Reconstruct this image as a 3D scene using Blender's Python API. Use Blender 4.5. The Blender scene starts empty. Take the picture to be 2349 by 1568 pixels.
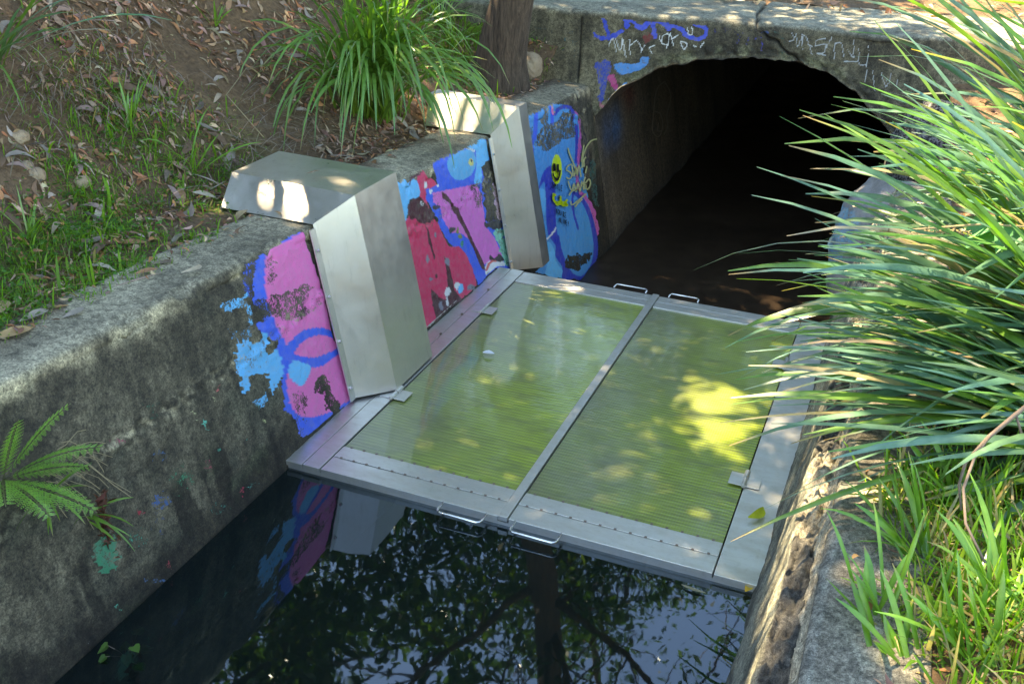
import bpy, math, random
import numpy as np
from mathutils import Vector, Matrix

random.seed(11)
RNG = np.random.default_rng(7)
sc = bpy.context.scene
C = sc.collection

# ------------------------------------------------------------------ camera, sky, sun, exposure
FPX = 2346.72                                    # focal length in units of a 2349 px wide picture
CAM = np.array([0.95498, -2.46099, 1.94169])
CR = np.array([0.92801298, 0.37137975, 0.02947852])
CU = np.array([-0.19074633, 0.40568888, 0.8938861])
CF = np.array([-0.32001209, 0.83516083, -0.44732388])
cd = bpy.data.cameras.new('camera')
cd.sensor_width = 36.0
cd.lens = FPX / 2349 * 36
cd.clip_start = 0.05
cd.clip_end = 600
cam = bpy.data.objects.new('camera', cd)
C.objects.link(cam)
cam.matrix_world = Matrix(((CR[0], CU[0], -CF[0], CAM[0]), (CR[1], CU[1], -CF[1], CAM[1]),
                           (CR[2], CU[2], -CF[2], CAM[2]), (0, 0, 0, 1)))
sc.camera = cam

SUN_EL, SUN_AZ = 57.0, -70.0                      # azimuth measured from +Y towards +X
w = bpy.data.worlds.new("World")
sc.world = w
w.use_nodes = True
wn = w.node_tree
sky = wn.nodes.new('ShaderNodeTexSky')
sky.sky_type = 'NISHITA'
sky.sun_disc = False
sky.sun_elevation = math.radians(SUN_EL)
sky.sun_rotation = math.radians(SUN_AZ)
sky.air_density = .85
sky.dust_density = .05
sky.ozone_density = 5.0
bg = wn.nodes['Background']
bg.inputs[1].default_value = 0.15
wn.links.new(sky.outputs[0], bg.inputs[0])
SD = np.array([math.sin(math.radians(SUN_AZ)) * math.cos(math.radians(SUN_EL)),
               math.cos(math.radians(SUN_AZ)) * math.cos(math.radians(SUN_EL)),
               math.sin(math.radians(SUN_EL))])
sl = bpy.data.lights.new('sun', 'SUN')
sl.energy = 5.0
sl.angle = math.radians(0.53)
sl.color = (1.0, 0.93, 0.82)
so = bpy.data.objects.new('sun', sl)
C.objects.link(so)
so.rotation_euler = Vector(SD).to_track_quat('Z', 'Y').to_euler()
sc.view_settings.view_transform = 'Standard'
sc.view_settings.look = 'None'
sc.view_settings.exposure = 2.85
sc.view_settings.use_white_balance = True
sc.view_settings.white_balance_temperature = 9700
sc.view_settings.white_balance_tint = 10
sc.view_settings.gamma = 1.0
sc.view_settings.use_curve_mapping = False
sc.render.engine = 'CYCLES'

# ------------------------------------------------------------------ picture point -> place in the world (survey helpers)
def ray(x, y):
    d = CF + CR * (x - 1174.5) / FPX + CU * (784 - y) / FPX
    return d

def on_axis(x, y, ax, val):
    d = ray(x, y)
    return CAM + d * (val - CAM[ax]) / d[ax]

WB, WW = 0.2, 0.8                                # left wall: X = -WW - WB*z
def on_wall(x, y, off=0.0):
    d = ray(x, y)
    t = (-WW + off - CAM[0] - WB * CAM[2]) / (d[0] + WB * d[2])
    return CAM + d * t

def to_px(P):
    P = np.asarray(P, float) - CAM
    dz = P @ CF
    return np.stack([1174.5 + FPX * (P @ CR) / dz, 784 - FPX * (P @ CU) / dz], -1)

K = 2349 / 2560.0
def Z(pts, ox, oy, s=4.0):
    return [((ox + x / s) * K, (oy + y / s) * K) for x, y in pts]

# ------------------------------------------------------------------ noise
def _h(ix, iy, seed):
    n = (ix.astype(np.int64) * 374761393 + iy.astype(np.int64) * 668265263 + seed * 1442695041) & 0x7fffffff
    n = ((n ^ (n >> 13)) * 1274126177) & 0x7fffffff
    n = n ^ (n >> 16)
    return (n & 0xffff) / 65535.0

def vn(x, y, seed=0):
    x = np.asarray(x, float); y = np.asarray(y, float)
    ix = np.floor(x); iy = np.floor(y)
    fx = x - ix; fy = y - iy
    fx = fx * fx * (3 - 2 * fx); fy = fy * fy * (3 - 2 * fy)
    a = _h(ix, iy, seed); b = _h(ix + 1, iy, seed); c = _h(ix, iy + 1, seed); d = _h(ix + 1, iy + 1, seed)
    return (a * (1 - fx) + b * fx) * (1 - fy) + (c * (1 - fx) + d * fx) * fy

def fbm(x, y, f=1.0, o=4, seed=0):
    s = 0; a = 0.5; t = 0
    for i in range(o):
        s = s + a * vn(np.asarray(x) * f, np.asarray(y) * f, seed + i * 17); t += a
        f *= 2.03; a *= 0.5
    return s / t

def ss(e0, e1, x):
    t = np.clip((np.asarray(x, float) - e0) / (e1 - e0), 0, 1)
    return t * t * (3 - 2 * t)

def lin(r, g, b):
    return tuple((c / 255 / 12.92) if c / 255 <= .04045 else (((c / 255) + .055) / 1.055) ** 2.4 for c in (r, g, b))

# ------------------------------------------------------------------ mesh helpers
def tag(o, label=None, cat=None, group=None, kind=None):
    if label: o['label'] = label
    if cat: o['category'] = cat
    if group: o['group'] = group
    if kind: o['kind'] = kind
    return o

def mk_mesh(name, V, F, mat=None, cols=None, smooth=False, attrs=None):
    me = bpy.data.meshes.new(name)
    V = np.asarray(V, np.float32)
    if isinstance(F, np.ndarray):
        n, k = F.shape
        me.vertices.add(len(V)); me.vertices.foreach_set('co', V.ravel())
        me.loops.add(n * k); me.loops.foreach_set('vertex_index', F.astype(np.int32).ravel())
        me.polygons.add(n)
        me.polygons.foreach_set('loop_start', np.arange(0, n * k, k, dtype=np.int32))
        me.update(calc_edges=True)
    else:
        me.from_pydata([tuple(map(float, v)) for v in V], [], F)
    at = dict(attrs or {})
    if cols is not None: at['Col'] = cols
    for an, c in at.items():
        c = np.asarray(c, np.float32)
        if c.shape[1] == 3: c = np.concatenate([c, np.ones((len(c), 1), np.float32)], 1)
        a = me.color_attributes.new(an, 'FLOAT_COLOR', 'POINT')
        a.data.foreach_set('color', c.ravel())
    if mat: me.materials.append(mat)
    me.polygons.foreach_set('use_smooth', np.full(len(me.polygons), smooth))
    me.update()
    return me

def obj(name, me, parent=None, loc=None, rot=None):
    o = bpy.data.objects.new(name, me)
    C.objects.link(o)
    if parent: o.parent = parent
    if loc is not None: o.location = loc
    if rot is not None: o.rotation_euler = rot
    return o

def empty(name, loc, label, cat, group=None):
    o = bpy.data.objects.new(name, None)
    o.empty_display_size = 0.1
    C.objects.link(o)
    o.location = tuple(map(float, loc))
    return tag(o, label, cat, group)

def grid(nu, nv):
    i = np.arange(nu - 1)[:, None] * nv + np.arange(nv - 1)[None]
    i = i.ravel()
    return np.stack([i, i + nv, i + nv + 1, i + 1], 1)

class MB:
    def __init__(s): s.V = []; s.F = []
    def add(s, V, F):
        n = len(s.V); s.V += [tuple(map(float, v)) for v in V]; s.F += [tuple(i + n for i in f) for f in F]
    def box(s, a, b):
        (x0, y0, z0), (x1, y1, z1) = a, b
        s.add([(x0, y0, z0), (x1, y0, z0), (x1, y1, z0), (x0, y1, z0), (x0, y0, z1), (x1, y0, z1), (x1, y1, z1), (x0, y1, z1)],
              [(0, 3, 2, 1), (4, 5, 6, 7), (0, 1, 5, 4), (1, 2, 6, 5), (2, 3, 7, 6), (3, 0, 4, 7)])
    def tube(s, P, R, n=8, cap=True):
        P = [Vector(p) for p in P]
        if not hasattr(R, '__len__'): R = [R] * len(P)
        rings = []
        up = None
        for i, p in enumerate(P):
            t = (P[min(i + 1, len(P) - 1)] - P[max(i - 1, 0)]).normalized()
            if up is None: up = t.orthogonal().normalized()
            up = (up - t * up.dot(t)).normalized()
            sd = t.cross(up)
            rings.append([p + (up * math.cos(2 * math.pi * k / n) + sd * math.sin(2 * math.pi * k / n)) * R[i] for k in range(n)])
        V = [v for r in rings for v in r]
        F = [(i * n + k, i * n + (k + 1) % n, (i + 1) * n + (k + 1) % n, (i + 1) * n + k) for i in range(len(P) - 1) for k in range(n)]
        if cap: F += [tuple(range(n))[::-1], tuple((len(P) - 1) * n + k for k in range(n))]
        s.add(V, F)
    def mesh(s, name, mat, smooth=False): return mk_mesh(name, s.V, s.F, mat, smooth=smooth)
    def build(s, name, mat, parent=None, smooth=False, bevel=0):
        o = obj(name, s.mesh(name, mat, smooth), parent)
        if bevel:
            m = o.modifiers.new('bevel', 'BEVEL'); m.width = bevel; m.segments = 2; m.limit_method = 'ANGLE'
        return o

# ------------------------------------------------------------------ materials
class G:
    def __init__(s, name):
        s.m = bpy.data.materials.new(name); s.m.use_nodes = True
        s.t = s.m.node_tree; s.p = s.t.nodes['Principled BSDF']; s.out = s.t.nodes['Material Output']
    def n(s, ty, **k):
        nd = s.t.nodes.new('ShaderNode' + ty)
        for a, b in k.items():
            if a.startswith('i_'):
                key = a[2:]
                key = int(key) if key.isdigit() else key.replace('_', ' ')
                s.set(nd.inputs[key], b)
            else: setattr(nd, a, b)
        return nd
    def set(s, inp, v):
        if isinstance(v, bpy.types.NodeSocket): s.t.links.new(v, inp)
        elif isinstance(v, bpy.types.Node): s.t.links.new(v.outputs[0], inp)
        else:
            if hasattr(inp.default_value, '__len__') and hasattr(v, '__len__') and len(v) == 3 and len(inp.default_value) == 4: v = (*v, 1)
            inp.default_value = v
    def P(s, **k):
        for a, b in k.items(): s.set(s.p.inputs[a.replace('_', ' ')], b)
    def co(s, scale=(1, 1, 1), kind='Object'):
        tc = s.n('TexCoord'); mp = s.n('Mapping'); s.t.links.new(tc.outputs[kind], mp.inputs[0]); mp.inputs['Scale'].default_value = scale
        return mp
    def noise(s, sc_, det=4, rough=.55, vec=None, out=0, dist=0):
        nd = s.n('TexNoise'); nd.inputs['Scale'].default_value = sc_; nd.inputs['Detail'].default_value = det
        nd.inputs['Roughness'].default_value = rough; nd.inputs['Distortion'].default_value = dist
        s.t.links.new((vec or s.co()).outputs[0], nd.inputs['Vector'])
        return nd.outputs[out]
    def mr(s, v, a, b, c=0.0, d=1.0):
        nd = s.n('MapRange'); s.set(nd.inputs[0], v); nd.inputs[1].default_value = a; nd.inputs[2].default_value = b
        nd.inputs[3].default_value = c; nd.inputs[4].default_value = d
        return nd.outputs[0]
    def mix(s, f, a, b, mode='MIX'):
        nd = s.n('MixRGB', blend_type=mode); s.set(nd.inputs[0], f); s.set(nd.inputs[1], a); s.set(nd.inputs[2], b)
        return nd.outputs[0]
    def math(s, op, a, b=0.0):
        nd = s.n('Math', operation=op); s.set(nd.inputs[0], a); s.set(nd.inputs[1], b)
        return nd.outputs[0]
    def bump(s, h, st=.3, dist=.01, nrm=None):
        nd = s.n('Bump'); nd.inputs['Strength'].default_value = st; nd.inputs['Distance'].default_value = dist
        s.set(nd.inputs['Height'], h)
        if nrm is not None: s.set(nd.inputs['Normal'], nrm)
        return nd.outputs[0]
    def attr(s, n, out=0):
        return s.n('Attribute', attribute_name=n).outputs[out]

def m_concrete_paint():
    g = G('painted_concrete')
    base = g.attr('Col'); pc = g.attr('paint'); pa = g.attr('paint', 'Alpha')
    n1 = g.noise(150, 6, .75); n2 = g.noise(520, 3, .7); n3 = g.noise(38, 7, .75)
    spk = g.math('MULTIPLY', g.math('MULTIPLY', g.mr(n1, .36, .64, .42, 1.6), g.mr(n2, .36, .64, .7, 1.3)), g.mr(n3, .38, .62, .5, 1.45))
    col = g.mix(1.0, base, g.n('CombineXYZ', i_0=spk, i_1=spk, i_2=spk), 'MULTIPLY')
    col = g.mix(g.mr(n1, .66, .72, 0, .6), col, (.42, .41, .36))
    # fine flaking: paint survives where noise is below its strength
    fl = g.math('ADD', g.math('MULTIPLY', n1, .45), g.math('MULTIPLY', n3, .55))
    thr = g.math('SUBTRACT', g.mr(pa, 0, 1, .26, .735), fl)
    mask = g.mr(thr, -.03, .03)
    pcol = g.mix(g.mr(n3, .4, .75, 0, .3), g.mix(1.0, pc, (1.2, 1.2, 1.2), 'MULTIPLY'), (.38, .33, .32))
    pcol = g.mix(g.mr(n1, .60, .68, 0, .8), pcol, (.07, .065, .05))
    g.P(Base_Color=g.mix(mask, col, pcol), Roughness=g.mix(mask, (.85,) * 3, (.5,) * 3))
    h = g.math('ADD', g.math('MULTIPLY', n1, .6), g.math('ADD', g.math('MULTIPLY', n2, .25), g.math('MULTIPLY', mask, .12)))
    g.P(Normal=g.bump(h, .6, .006))
    return g.m

def m_concrete():
    g = G('weathered_concrete')
    base = g.attr('Col')
    n1 = g.noise(120, 7, .75); n2 = g.noise(480, 3, .7)
    n3 = g.noise(38, 7, .75)
    spk = g.math('MULTIPLY', g.math('MULTIPLY', g.mr(n1, .36, .64, .42, 1.6), g.mr(n2, .36, .64, .7, 1.3)), g.mr(n3, .38, .62, .5, 1.45))
    col = g.mix(1.0, base, g.n('CombineXYZ', i_0=spk, i_1=spk, i_2=spk), 'MULTIPLY')
    g.P(Base_Color=col, Roughness=.88)
    g.P(Normal=g.bump(g.math('ADD', n1, g.math('MULTIPLY', n2, .4)), .65, .008))
    return g.m

def m_steel(name, col=(.62, .62, .59), rough=.3, stain=.4, streak=(1, 1, 1)):
    g = G(name)
    v = g.co(streak)
    n1 = g.noise(6, 6, .7, v); n2 = g.noise(60, 5, .7, v); n3 = g.noise(300, 2, .5, v)
    c = g.mix(g.mr(n1, .40, .66, 0, stain), col, (.52, .47, .36))
    c = g.mix(g.mr(n2, .5, .75, 0, stain * .4), c, (.80, .80, .78))
    dr_ = g.noise(7, 6, .75, g.co((6, 6, .5)))
    c = g.mix(g.mr(dr_, .54, .72, 0, .3), c, (.34, .31, .24))
    spk = g.noise(140, 3, .7)
    c = g.mix(g.mr(spk, .70, .75, 0, .35), c, (.30, .26, .2))
    g.P(Base_Color=c, Metallic=.92, Roughness=g.math('ADD', g.mr(n1, .3, .7, rough - .06, rough + .14), g.mr(n2, .3, .7, -.02, .03)))
    g.P(Normal=g.bump(g.math('ADD', g.noise(2.5, 2), g.math('MULTIPLY', n3, .006)), .12, .02))
    return g.m

def m_mesh():
    g = G('woven_wire_with_algae')
    tc = g.n('TexCoord'); sep = g.n('SeparateXYZ'); g.t.links.new(tc.outputs['Object'], sep.inputs[0])
    X, Y = sep.outputs[0], sep.outputs[1]
    big = g.noise(2.2, 4, .6); mid = g.noise(16, 5, .7)
    mx = g.mr(g.math('ADD', g.math('MULTIPLY', X, .75), g.math('ADD', big, g.math('MULTIPLY', mid, .25))), .30, 1.05)
    col = g.mix(mx, (.23, .245, .12), (.44, .60, .012))  # algae tones; left side greyer, cover and wall reflections put into the colour
    st = g.co((4, 60, 1)); rip = g.noise(2.6, 5, .65, st)
    col = g.mix(g.mr(rip, .38, .62, 0, .5), col, (.12, .15, .02))
    col = g.mix(g.mr(mid, .58, .72, 0, .3), col, (.34, .46, .05))
    wv = g.n('Math', operation='SINE'); g.set(wv.inputs[0], g.math('MULTIPLY', g.math('ADD', Y, g.math('MULTIPLY', g.noise(6, 4, .6), .010)), 2 * math.pi / .0185))
    wx = g.n('Math', operation='SINE'); g.set(wx.inputs[0], g.math('MULTIPLY', X, 2 * math.pi / .009))
    col = g.mix(g.math('MULTIPLY', g.mr(wv, -1, 1, 0, .62), g.mr(g.noise(4, 5, .7), .35, .65, .3, 1)), col, (.06, .07, .02))
    col = g.mix(g.mr(wx, .3, 1, 0, .16), col, (.35, .37, .28))
    stn = g.noise(5, 6, .75, g.co((.6, 2.2, 1)), dist=.5)
    col = g.mix(g.mr(stn, .50, .66, 0, .6), col, (.11, .125, .06))
    g.P(Base_Color=col, Metallic=.0, Roughness=.4)
    g.P(Coat_Weight=1.0, Coat_Roughness=.03, Coat_IOR=1.65)
    film = g.noise(1.2, 4, .6, g.co((3, 46, 1)))
    b1 = g.bump(g.math('ADD', g.math('MULTIPLY', wv, .25), rip), .35, .004)
    g.P(Normal=b1)
    g.set(g.p.inputs['Coat Normal'], g.bump(film, .05, .006))
    return g.m

def m_leaf(name, rough=.45, trans=.35, spec=.5, attr='Col'):
    g = G(name)
    c = g.attr(attr)
    n = g.noise(40, 3)
    c2 = g.mix(1.0, c, g.n('CombineXYZ', i_0=g.mr(n, .2, .8, .75, 1.25), i_1=g.mr(n, .2, .8, .8, 1.2), i_2=g.mr(n, .2, .8, .75, 1.25)), 'MULTIPLY')
    g.P(Base_Color=c2, Roughness=rough)
    g.p.inputs['Specular IOR Level'].default_value = spec
    if trans:
        tr = g.n('BsdfTranslucent'); g.set(tr.inputs[0], g.mix(1.0, c2, (1.5, 1.9, .7), 'MULTIPLY'))
        mx = g.n('MixShader'); mx.inputs[0].default_value = trans
        g.t.links.new(g.p.outputs[0], mx.inputs[1]); g.t.links.new(tr.outputs[0], mx.inputs[2])
        g.t.links.new(mx.outputs[0], g.out.inputs[0])
    return g.m

def m_soil():
    g = G('bare_earth')
    n1 = g.noise(5, 6, .7); n2 = g.noise(45, 7, .75); n3 = g.noise(220, 4, .7)
    base = g.attr('Col')
    c = g.mix(g.mr(n2, .3, .7), g.mix(1, base, (.45, .42, .4), 'MULTIPLY'), g.mix(1, base, (1.5, 1.45, 1.35), 'MULTIPLY'))
    c = g.mix(g.mr(n3, .6, .75, 0, .5), c, (.26, .21, .15))
    g.P(Base_Color=c, Roughness=.95, Normal=g.bump(g.math('ADD', n2, g.math('MULTIPLY', n3, .4)), .9, .02))
    return g.m

def m_bark():
    g = G('stringy_bark')
    v = g.co((9, 9, 1.1)); n1 = g.noise(5, 8, .75, v, dist=.6); n2 = g.noise(26, 5, .7, v)
    c = g.mix(g.mr(n1, .32, .66), (.035, .022, .014), (.20, .135, .085))
    c = g.mix(g.mr(n2, .6, .75, 0, .5), c, (.26, .20, .15))
    g.P(Base_Color=c, Roughness=.95, Normal=g.bump(g.math('ADD', n1, g.math('MULTIPLY', n2, .4)), 1.0, .03))
    return g.m

def m_water():
    g = G('still_water')
    g.t.nodes.remove(g.p)
    gl = g.n('BsdfGlossy'); gl.inputs['Roughness'].default_value = .02; g.set(gl.inputs[0], (.76, .90, 1))
    nb = g.noise(2.0, 3, .5, g.co((1, 1, 1)))
    nb2 = g.noise(14, 2, .5)
    bp = g.bump(g.math('ADD', nb, g.math('MULTIPLY', nb2, .06)), .12, .012)
    g.t.links.new(bp, gl.inputs['Normal'])
    df = g.n('BsdfDiffuse'); g.set(df.inputs[0], (.006, .014, .013))
    tr = g.n('BsdfTransparent'); g.set(tr.inputs[0], (.45, .5, .42))
    m1 = g.n('MixShader'); m1.inputs[0].default_value = .55
    g.t.links.new(tr.outputs[0], m1.inputs[1]); g.t.links.new(df.outputs[0], m1.inputs[2])
    fr = g.n('Fresnel'); fr.inputs[0].default_value = 1.7
    m2 = g.n('MixShader'); g.t.links.new(fr.outputs[0], m2.inputs[0])
    g.t.links.new(m1.outputs[0], m2.inputs[1]); g.t.links.new(gl.outputs[0], m2.inputs[2])
    g.t.links.new(m2.outputs[0], g.out.inputs[0])
    return g.m

def m_plain(name, col, rough=.7, metal=0.0, ns=60, amt=.35, bump=.3):
    g = G(name)
    n = g.noise(ns, 5, .7)
    c = g.mix(g.mr(n, .3, .7, 0, amt), col, tuple(v * .35 for v in col))
    g.P(Base_Color=c, Roughness=rough, Metallic=metal, Normal=g.bump(n, bump, .004))
    return g.m

def m_rock(name, c1, c2, paint=None):
    g = G(name)
    n1 = g.noise(7, 7, .7); n2 = g.noise(60, 6, .75)
    c = g.mix(g.mr(n1, .35, .65), c1, c2)
    c = g.mix(g.mr(n2, .55, .75, 0, .7), c, tuple(v * .3 for v in c1))
    if paint: c = g.mix(g.math('MULTIPLY', g.attr('paint', 'Alpha'), g.mr(n2, .45, .6, 1, 0)), c, g.attr('paint'))
    g.P(Base_Color=c, Roughness=.9, Normal=g.bump(g.math('ADD', n1, g.math('MULTIPLY', n2, .35)), .8, .02))
    return g.m

M = dict(pconc=m_concrete_paint(), conc=m_concrete(),
         steel=m_steel('brushed_stainless_steel', (.80, .76, .68), .32, .25),
         plate=m_steel('weathered_steel_plate', (.70, .70, .65), .40, .45, (1, 3, 1)),
         rod=m_steel('polished_steel_rod', (.75, .75, .72), .18, .1),
         mesh=m_mesh(), leaf=m_leaf('green_blade', .33, .3, .8), canopy=m_leaf('tree_leaf', .4, .35),
         grass=m_leaf('grass_blade', .5, .45, .3), litter=m_leaf('dead_leaf', .75, .1, .2),
         soil=m_soil(), bark=m_bark(), water=m_water(),
         dark=m_plain('tunnel_darkness', (.01, .01, .01), .8), mud=m_plain('wet_mud', (.06, .038, .022), .4, ns=9, amt=.9),
         bed=m_plain('silty_bed', (.07, .06, .035), .9, ns=10),
         black=m_plain('black_marker_paint', (.008, .008, .01), .6, amt=.1),
         yel=m_plain('yellow_spray_paint', (.50, .62, .01), .6, amt=.15), cream=m_plain('cream_spray_paint', (.50, .50, .22), .6, amt=.3),
         twig=m_plain('dry_twig', (.22, .16, .12), .85, ns=90),
         straw=m_plain('dry_straw', (.36, .28, .15), .8, ns=40),
         rocks=m_rock('sandstone', (.33, .21, .12), (.42, .32, .20)),
         rockg=m_rock('grey_boulder', (.20, .19, .17), (.36, .34, .31), True))

# ------------------------------------------------------------------ paint rasteriser (paint colour kept on the wall's own vertices)
def in_poly(px, py, poly):
    res = np.zeros(px.shape, bool)
    n = len(poly)
    j = n - 1
    for i in range(n):
        xi, yi = poly[i]; xj, yj = poly[j]
        if yi != yj:
            c = ((yi > py) != (yj > py)) & (px < (xj - xi) * (py - yi) / (yj - yi) + xi)
            res ^= c
        j = i
    return res

def smooth_poly(p, closed=True, k=5):
    p = np.array(p, float); n = len(p); out = []
    rng = range(n if closed else n - 1)
    for i in rng:
        if closed: a, b, c, d = p[i - 1], p[i], p[(i + 1) % n], p[(i + 2) % n]
        else: a, b, c, d = p[max(i - 1, 0)], p[i], p[i + 1], p[min(i + 2, n - 1)]
        for t in np.arange(k) / k:
            out.append(.5 * ((2 * b) + (-a + c) * t + (2 * a - 5 * b + 4 * c - d) * t * t + (-a + 3 * b - 3 * c + d) * t ** 3))
    if not closed: out.append(p[-1])
    return np.array(out)

class Paint:
    def __init__(s, px):
        s.x, s.y = px[:, 0], px[:, 1]
        s.c = np.zeros((len(px), 4))
        s.jx = (fbm(s.x, s.y, .09, 3, 91) - .5); s.jy = (fbm(s.x, s.y, .09, 3, 57) - .5)
    def put(s, m, col, a):
        s.c[m, :3] = col; s.c[m, 3] = a
    def sel(s, P, pad):
        lo = P.min(0) - pad; hi = P.max(0) + pad
        return np.nonzero((s.x > lo[0]) & (s.x < hi[0]) & (s.y > lo[1]) & (s.y < hi[1]))[0]
    def poly(s, pts, col, a=1.0, sm=True, jit=0.0):
        P = smooth_poly(pts) if sm else np.array(pts)
        i = s.sel(P, 5)
        if not len(i): return
        m = in_poly(s.x[i] + s.jx[i] * jit, s.y[i] + s.jy[i] * jit, P)
        s.put(i[m], col, a)
    def erase(s, pts, a, jit=20):
        P = smooth_poly(pts); i = s.sel(P, 20)
        if not len(i): return
        m = in_poly(s.x[i] + s.jx[i] * jit, s.y[i] + s.jy[i] * jit, P)
        s.c[i[m], 3] = np.minimum(s.c[i[m], 3], a)
    def stroke(s, pts, wd, col, a=1.0, jit=0.0):
        P = smooth_poly(pts, False, 4); i = s.sel(P, wd)
        if not len(i): return
        x = s.x[i] + s.jx[i] * jit; y = s.y[i] + s.jy[i] * jit
        best = np.full(len(i), 1e9)
        for p, q in zip(P[:-1], P[1:]):
            d = q - p; L = d @ d + 1e-9
            t = np.clip(((x - p[0]) * d[0] + (y - p[1]) * d[1]) / L, 0, 1)
            best = np.minimum(best, np.hypot(x - p[0] - t * d[0], y - p[1] - t * d[1]))
        s.put(i[best < wd / 2], col, a)

BLUE = lin(2, 84, 196); DBLUE = lin(0, 50, 160); SKYB = lin(58, 168, 212); MIDB = lin(20, 135, 190); PINK = lin(216, 98, 158)
CRIM = lin(206, 42, 82); MAR = lin(72, 20, 26); MAGE = lin(208, 100, 172); WHITE = lin(205, 205, 200)
TEAL = lin(25, 125, 100); GREY = lin(120, 118, 125)

def ztop(y): return .69 - .037 * np.clip(y, -3, 4)

# ------------------------------------------------------------------ left channel wall
def left_wall():
    ys = np.concatenate([np.arange(-7, -1.4, .08), np.arange(-1.4, .2, .011), np.arange(.2, 3.61, .006)])
    nface, nround, ntop = 200, 7, 22
    prof = []
    Y = []; X = []; Zz = []; kind = []
    for j in range(nface + nround + ntop + 2):
        if j < nface:
            t = j / nface
            z = -.55 + (ztop(ys) - .03 + .55) * t
            x = -WW - WB * z; k = 0
        elif j < nface + nround:
            a = (j - nface) / (nround - 1) * math.pi / 2
            zt = ztop(ys)
            z = zt - .03 + .03 * math.sin(a); x = -WW - WB * (zt - .03) - .028 * (1 - math.cos(a)); k = 1
        elif j < nface + nround + ntop:
            t = (j - nface - nround + 1) / ntop
            z = ztop(ys) + .012 * t; x = -WW - WB * (ztop(ys) - .03) - .028 - t * .22; k = 2
        else:
            q = j - nface - nround - ntop
            z = ztop(ys) + .012 - .1 * (q + 1); x = -WW - WB * (ztop(ys) - .03) - .028 - .22 - .002 * q; k = 3
        X.append(x * np.ones_like(ys)); Y.append(ys); Zz.append(z * np.ones_like(ys)); kind.append(k * np.ones_like(ys))
    X = np.array(X); Y = np.array(Y); Zz = np.array(Zz); kind = np.array(kind)
    # arc length coordinate for noise
    S = Zz - np.where(kind >= 2, X, -.93) * 1.0
    P0 = np.stack([X, Y, Zz], -1)
    px = to_px(P0.reshape(-1, 3))
    pt = Paint(px)
    A = lambda p: Z(p, 520, 560)
    B = lambda p: Z(p, 940, 320)
    D = lambda p: Z(p, 1280, 180)
    p = pt.poly
    # --- first piece of the mural
    p(A([(575, 290), (490, 340), (430, 400), (410, 560), (430, 720), (450, 800), (560, 880), (520, 960), (480, 1010), (520, 1070), (620, 1130), (700, 1250), (745, 1400), (750, 1560), (745, 1640), (760, 1760), (765, 1860), (830, 1900), (880, 2010), (900, 2110), (1000, 2110), (1270, 1880), (1440, 1730), (1290, 1240), (1230, 1040), (1040, 580), (940, 80), (700, 220)]), BLUE, .92, jit=3)
    pt.stroke(A([(440, 420), (400, 560), (430, 700)]), 26, BLUE, .42, 12)
    p(A([(940, 70), (880, 110), (700, 220), (578, 290), (568, 450), (568, 600), (585, 760), (640, 900), (690, 1000), (730, 1100), (790, 1205), (870, 1120), (960, 1060), (1060, 1035), (1150, 1035), (1245, 1065), (1140, 660), (1010, 260), (960, 80)]), PINK, .82, False)
    p(A([(868, 1288), (930, 1190), (1030, 1130), (1130, 1108), (1250, 1140), (1295, 1240), (1200, 1290), (1080, 1332), (960, 1325)]), PINK, .95)
    p(A([(800, 1500), (795, 1620), (810, 1780), (850, 1860), (930, 1920), (1030, 1938), (1160, 1900), (1250, 1870), (1450, 1730), (1320, 1300), (1200, 1380), (1120, 1430), (1030, 1435), (860, 1500)]), PINK, .76, False)
    p(A([(880, 1360), (830, 1390), (812, 1470), (840, 1550), (900, 1608), (960, 1610), (990, 1550), (1025, 1470), (1020, 1410), (960, 1390)]), SKYB, .88)
    p(A([(310, 1190), (380, 1140), (430, 1200), (500, 1180), (510, 1080), (580, 1110), (660, 1210), (720, 1340), (745, 1480), (735, 1600), (690, 1680), (640, 1720), (640, 1620), (620, 1520), (450, 1510), (410, 1680), (340, 1660), (295, 1500), (280, 1350)]), SKYB, .66, jit=22)
    p(A([(630, 1300), (690, 1240), (730, 1350), (748, 1480), (730, 1580), (660, 1540), (620, 1420)]), SKYB, .95, jit=5)
    p(A([(600, 1660), (560, 1720), (470, 1740), (450, 1800), (520, 1830), (600, 1770)]), SKYB, .55, jit=16)
    p(A([(340, 700), (400, 760), (440, 900), (430, 1100), (380, 1060), (400, 900), (330, 830), (200, 900), (130, 860), (150, 780), (280, 740)]), SKYB, .52, jit=22)
    p(A([(440, 1000), (430, 1130), (300, 1150), (200, 1060), (330, 1040)]), SKYB, .40, jit=25)
    for q in ([(590, 750), (640, 700), (860, 650), (1040, 600), (1000, 700), (960, 780), (1020, 900), (900, 950), (760, 950), (640, 900)],):
        pt.erase(A(q), .47)
    pt.erase(A([(1120, 1500), (1200, 1520), (1240, 1660), (1290, 1760), (1310, 1860), (1200, 1880), (1130, 1700), (1060, 1650)]), .38)
    pt.erase(A([(850, 1700), (960, 1680), (1010, 1800), (960, 1900), (880, 1860)]), .52)
    pt.erase(A([(560, 1240), (690, 1150), (700, 1230), (610, 1300)]), .1, 8)
    pt.erase(A([(440, 780), (640, 740), (680, 900), (520, 980), (440, 900)]), .42)
    pt.erase(A([(600, 320), (680, 380), (650, 600), (590, 560)]), .55)
    pt.erase(A([(870, 1900), (980, 1950), (960, 2130), (850, 2080)]), .6)
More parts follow.
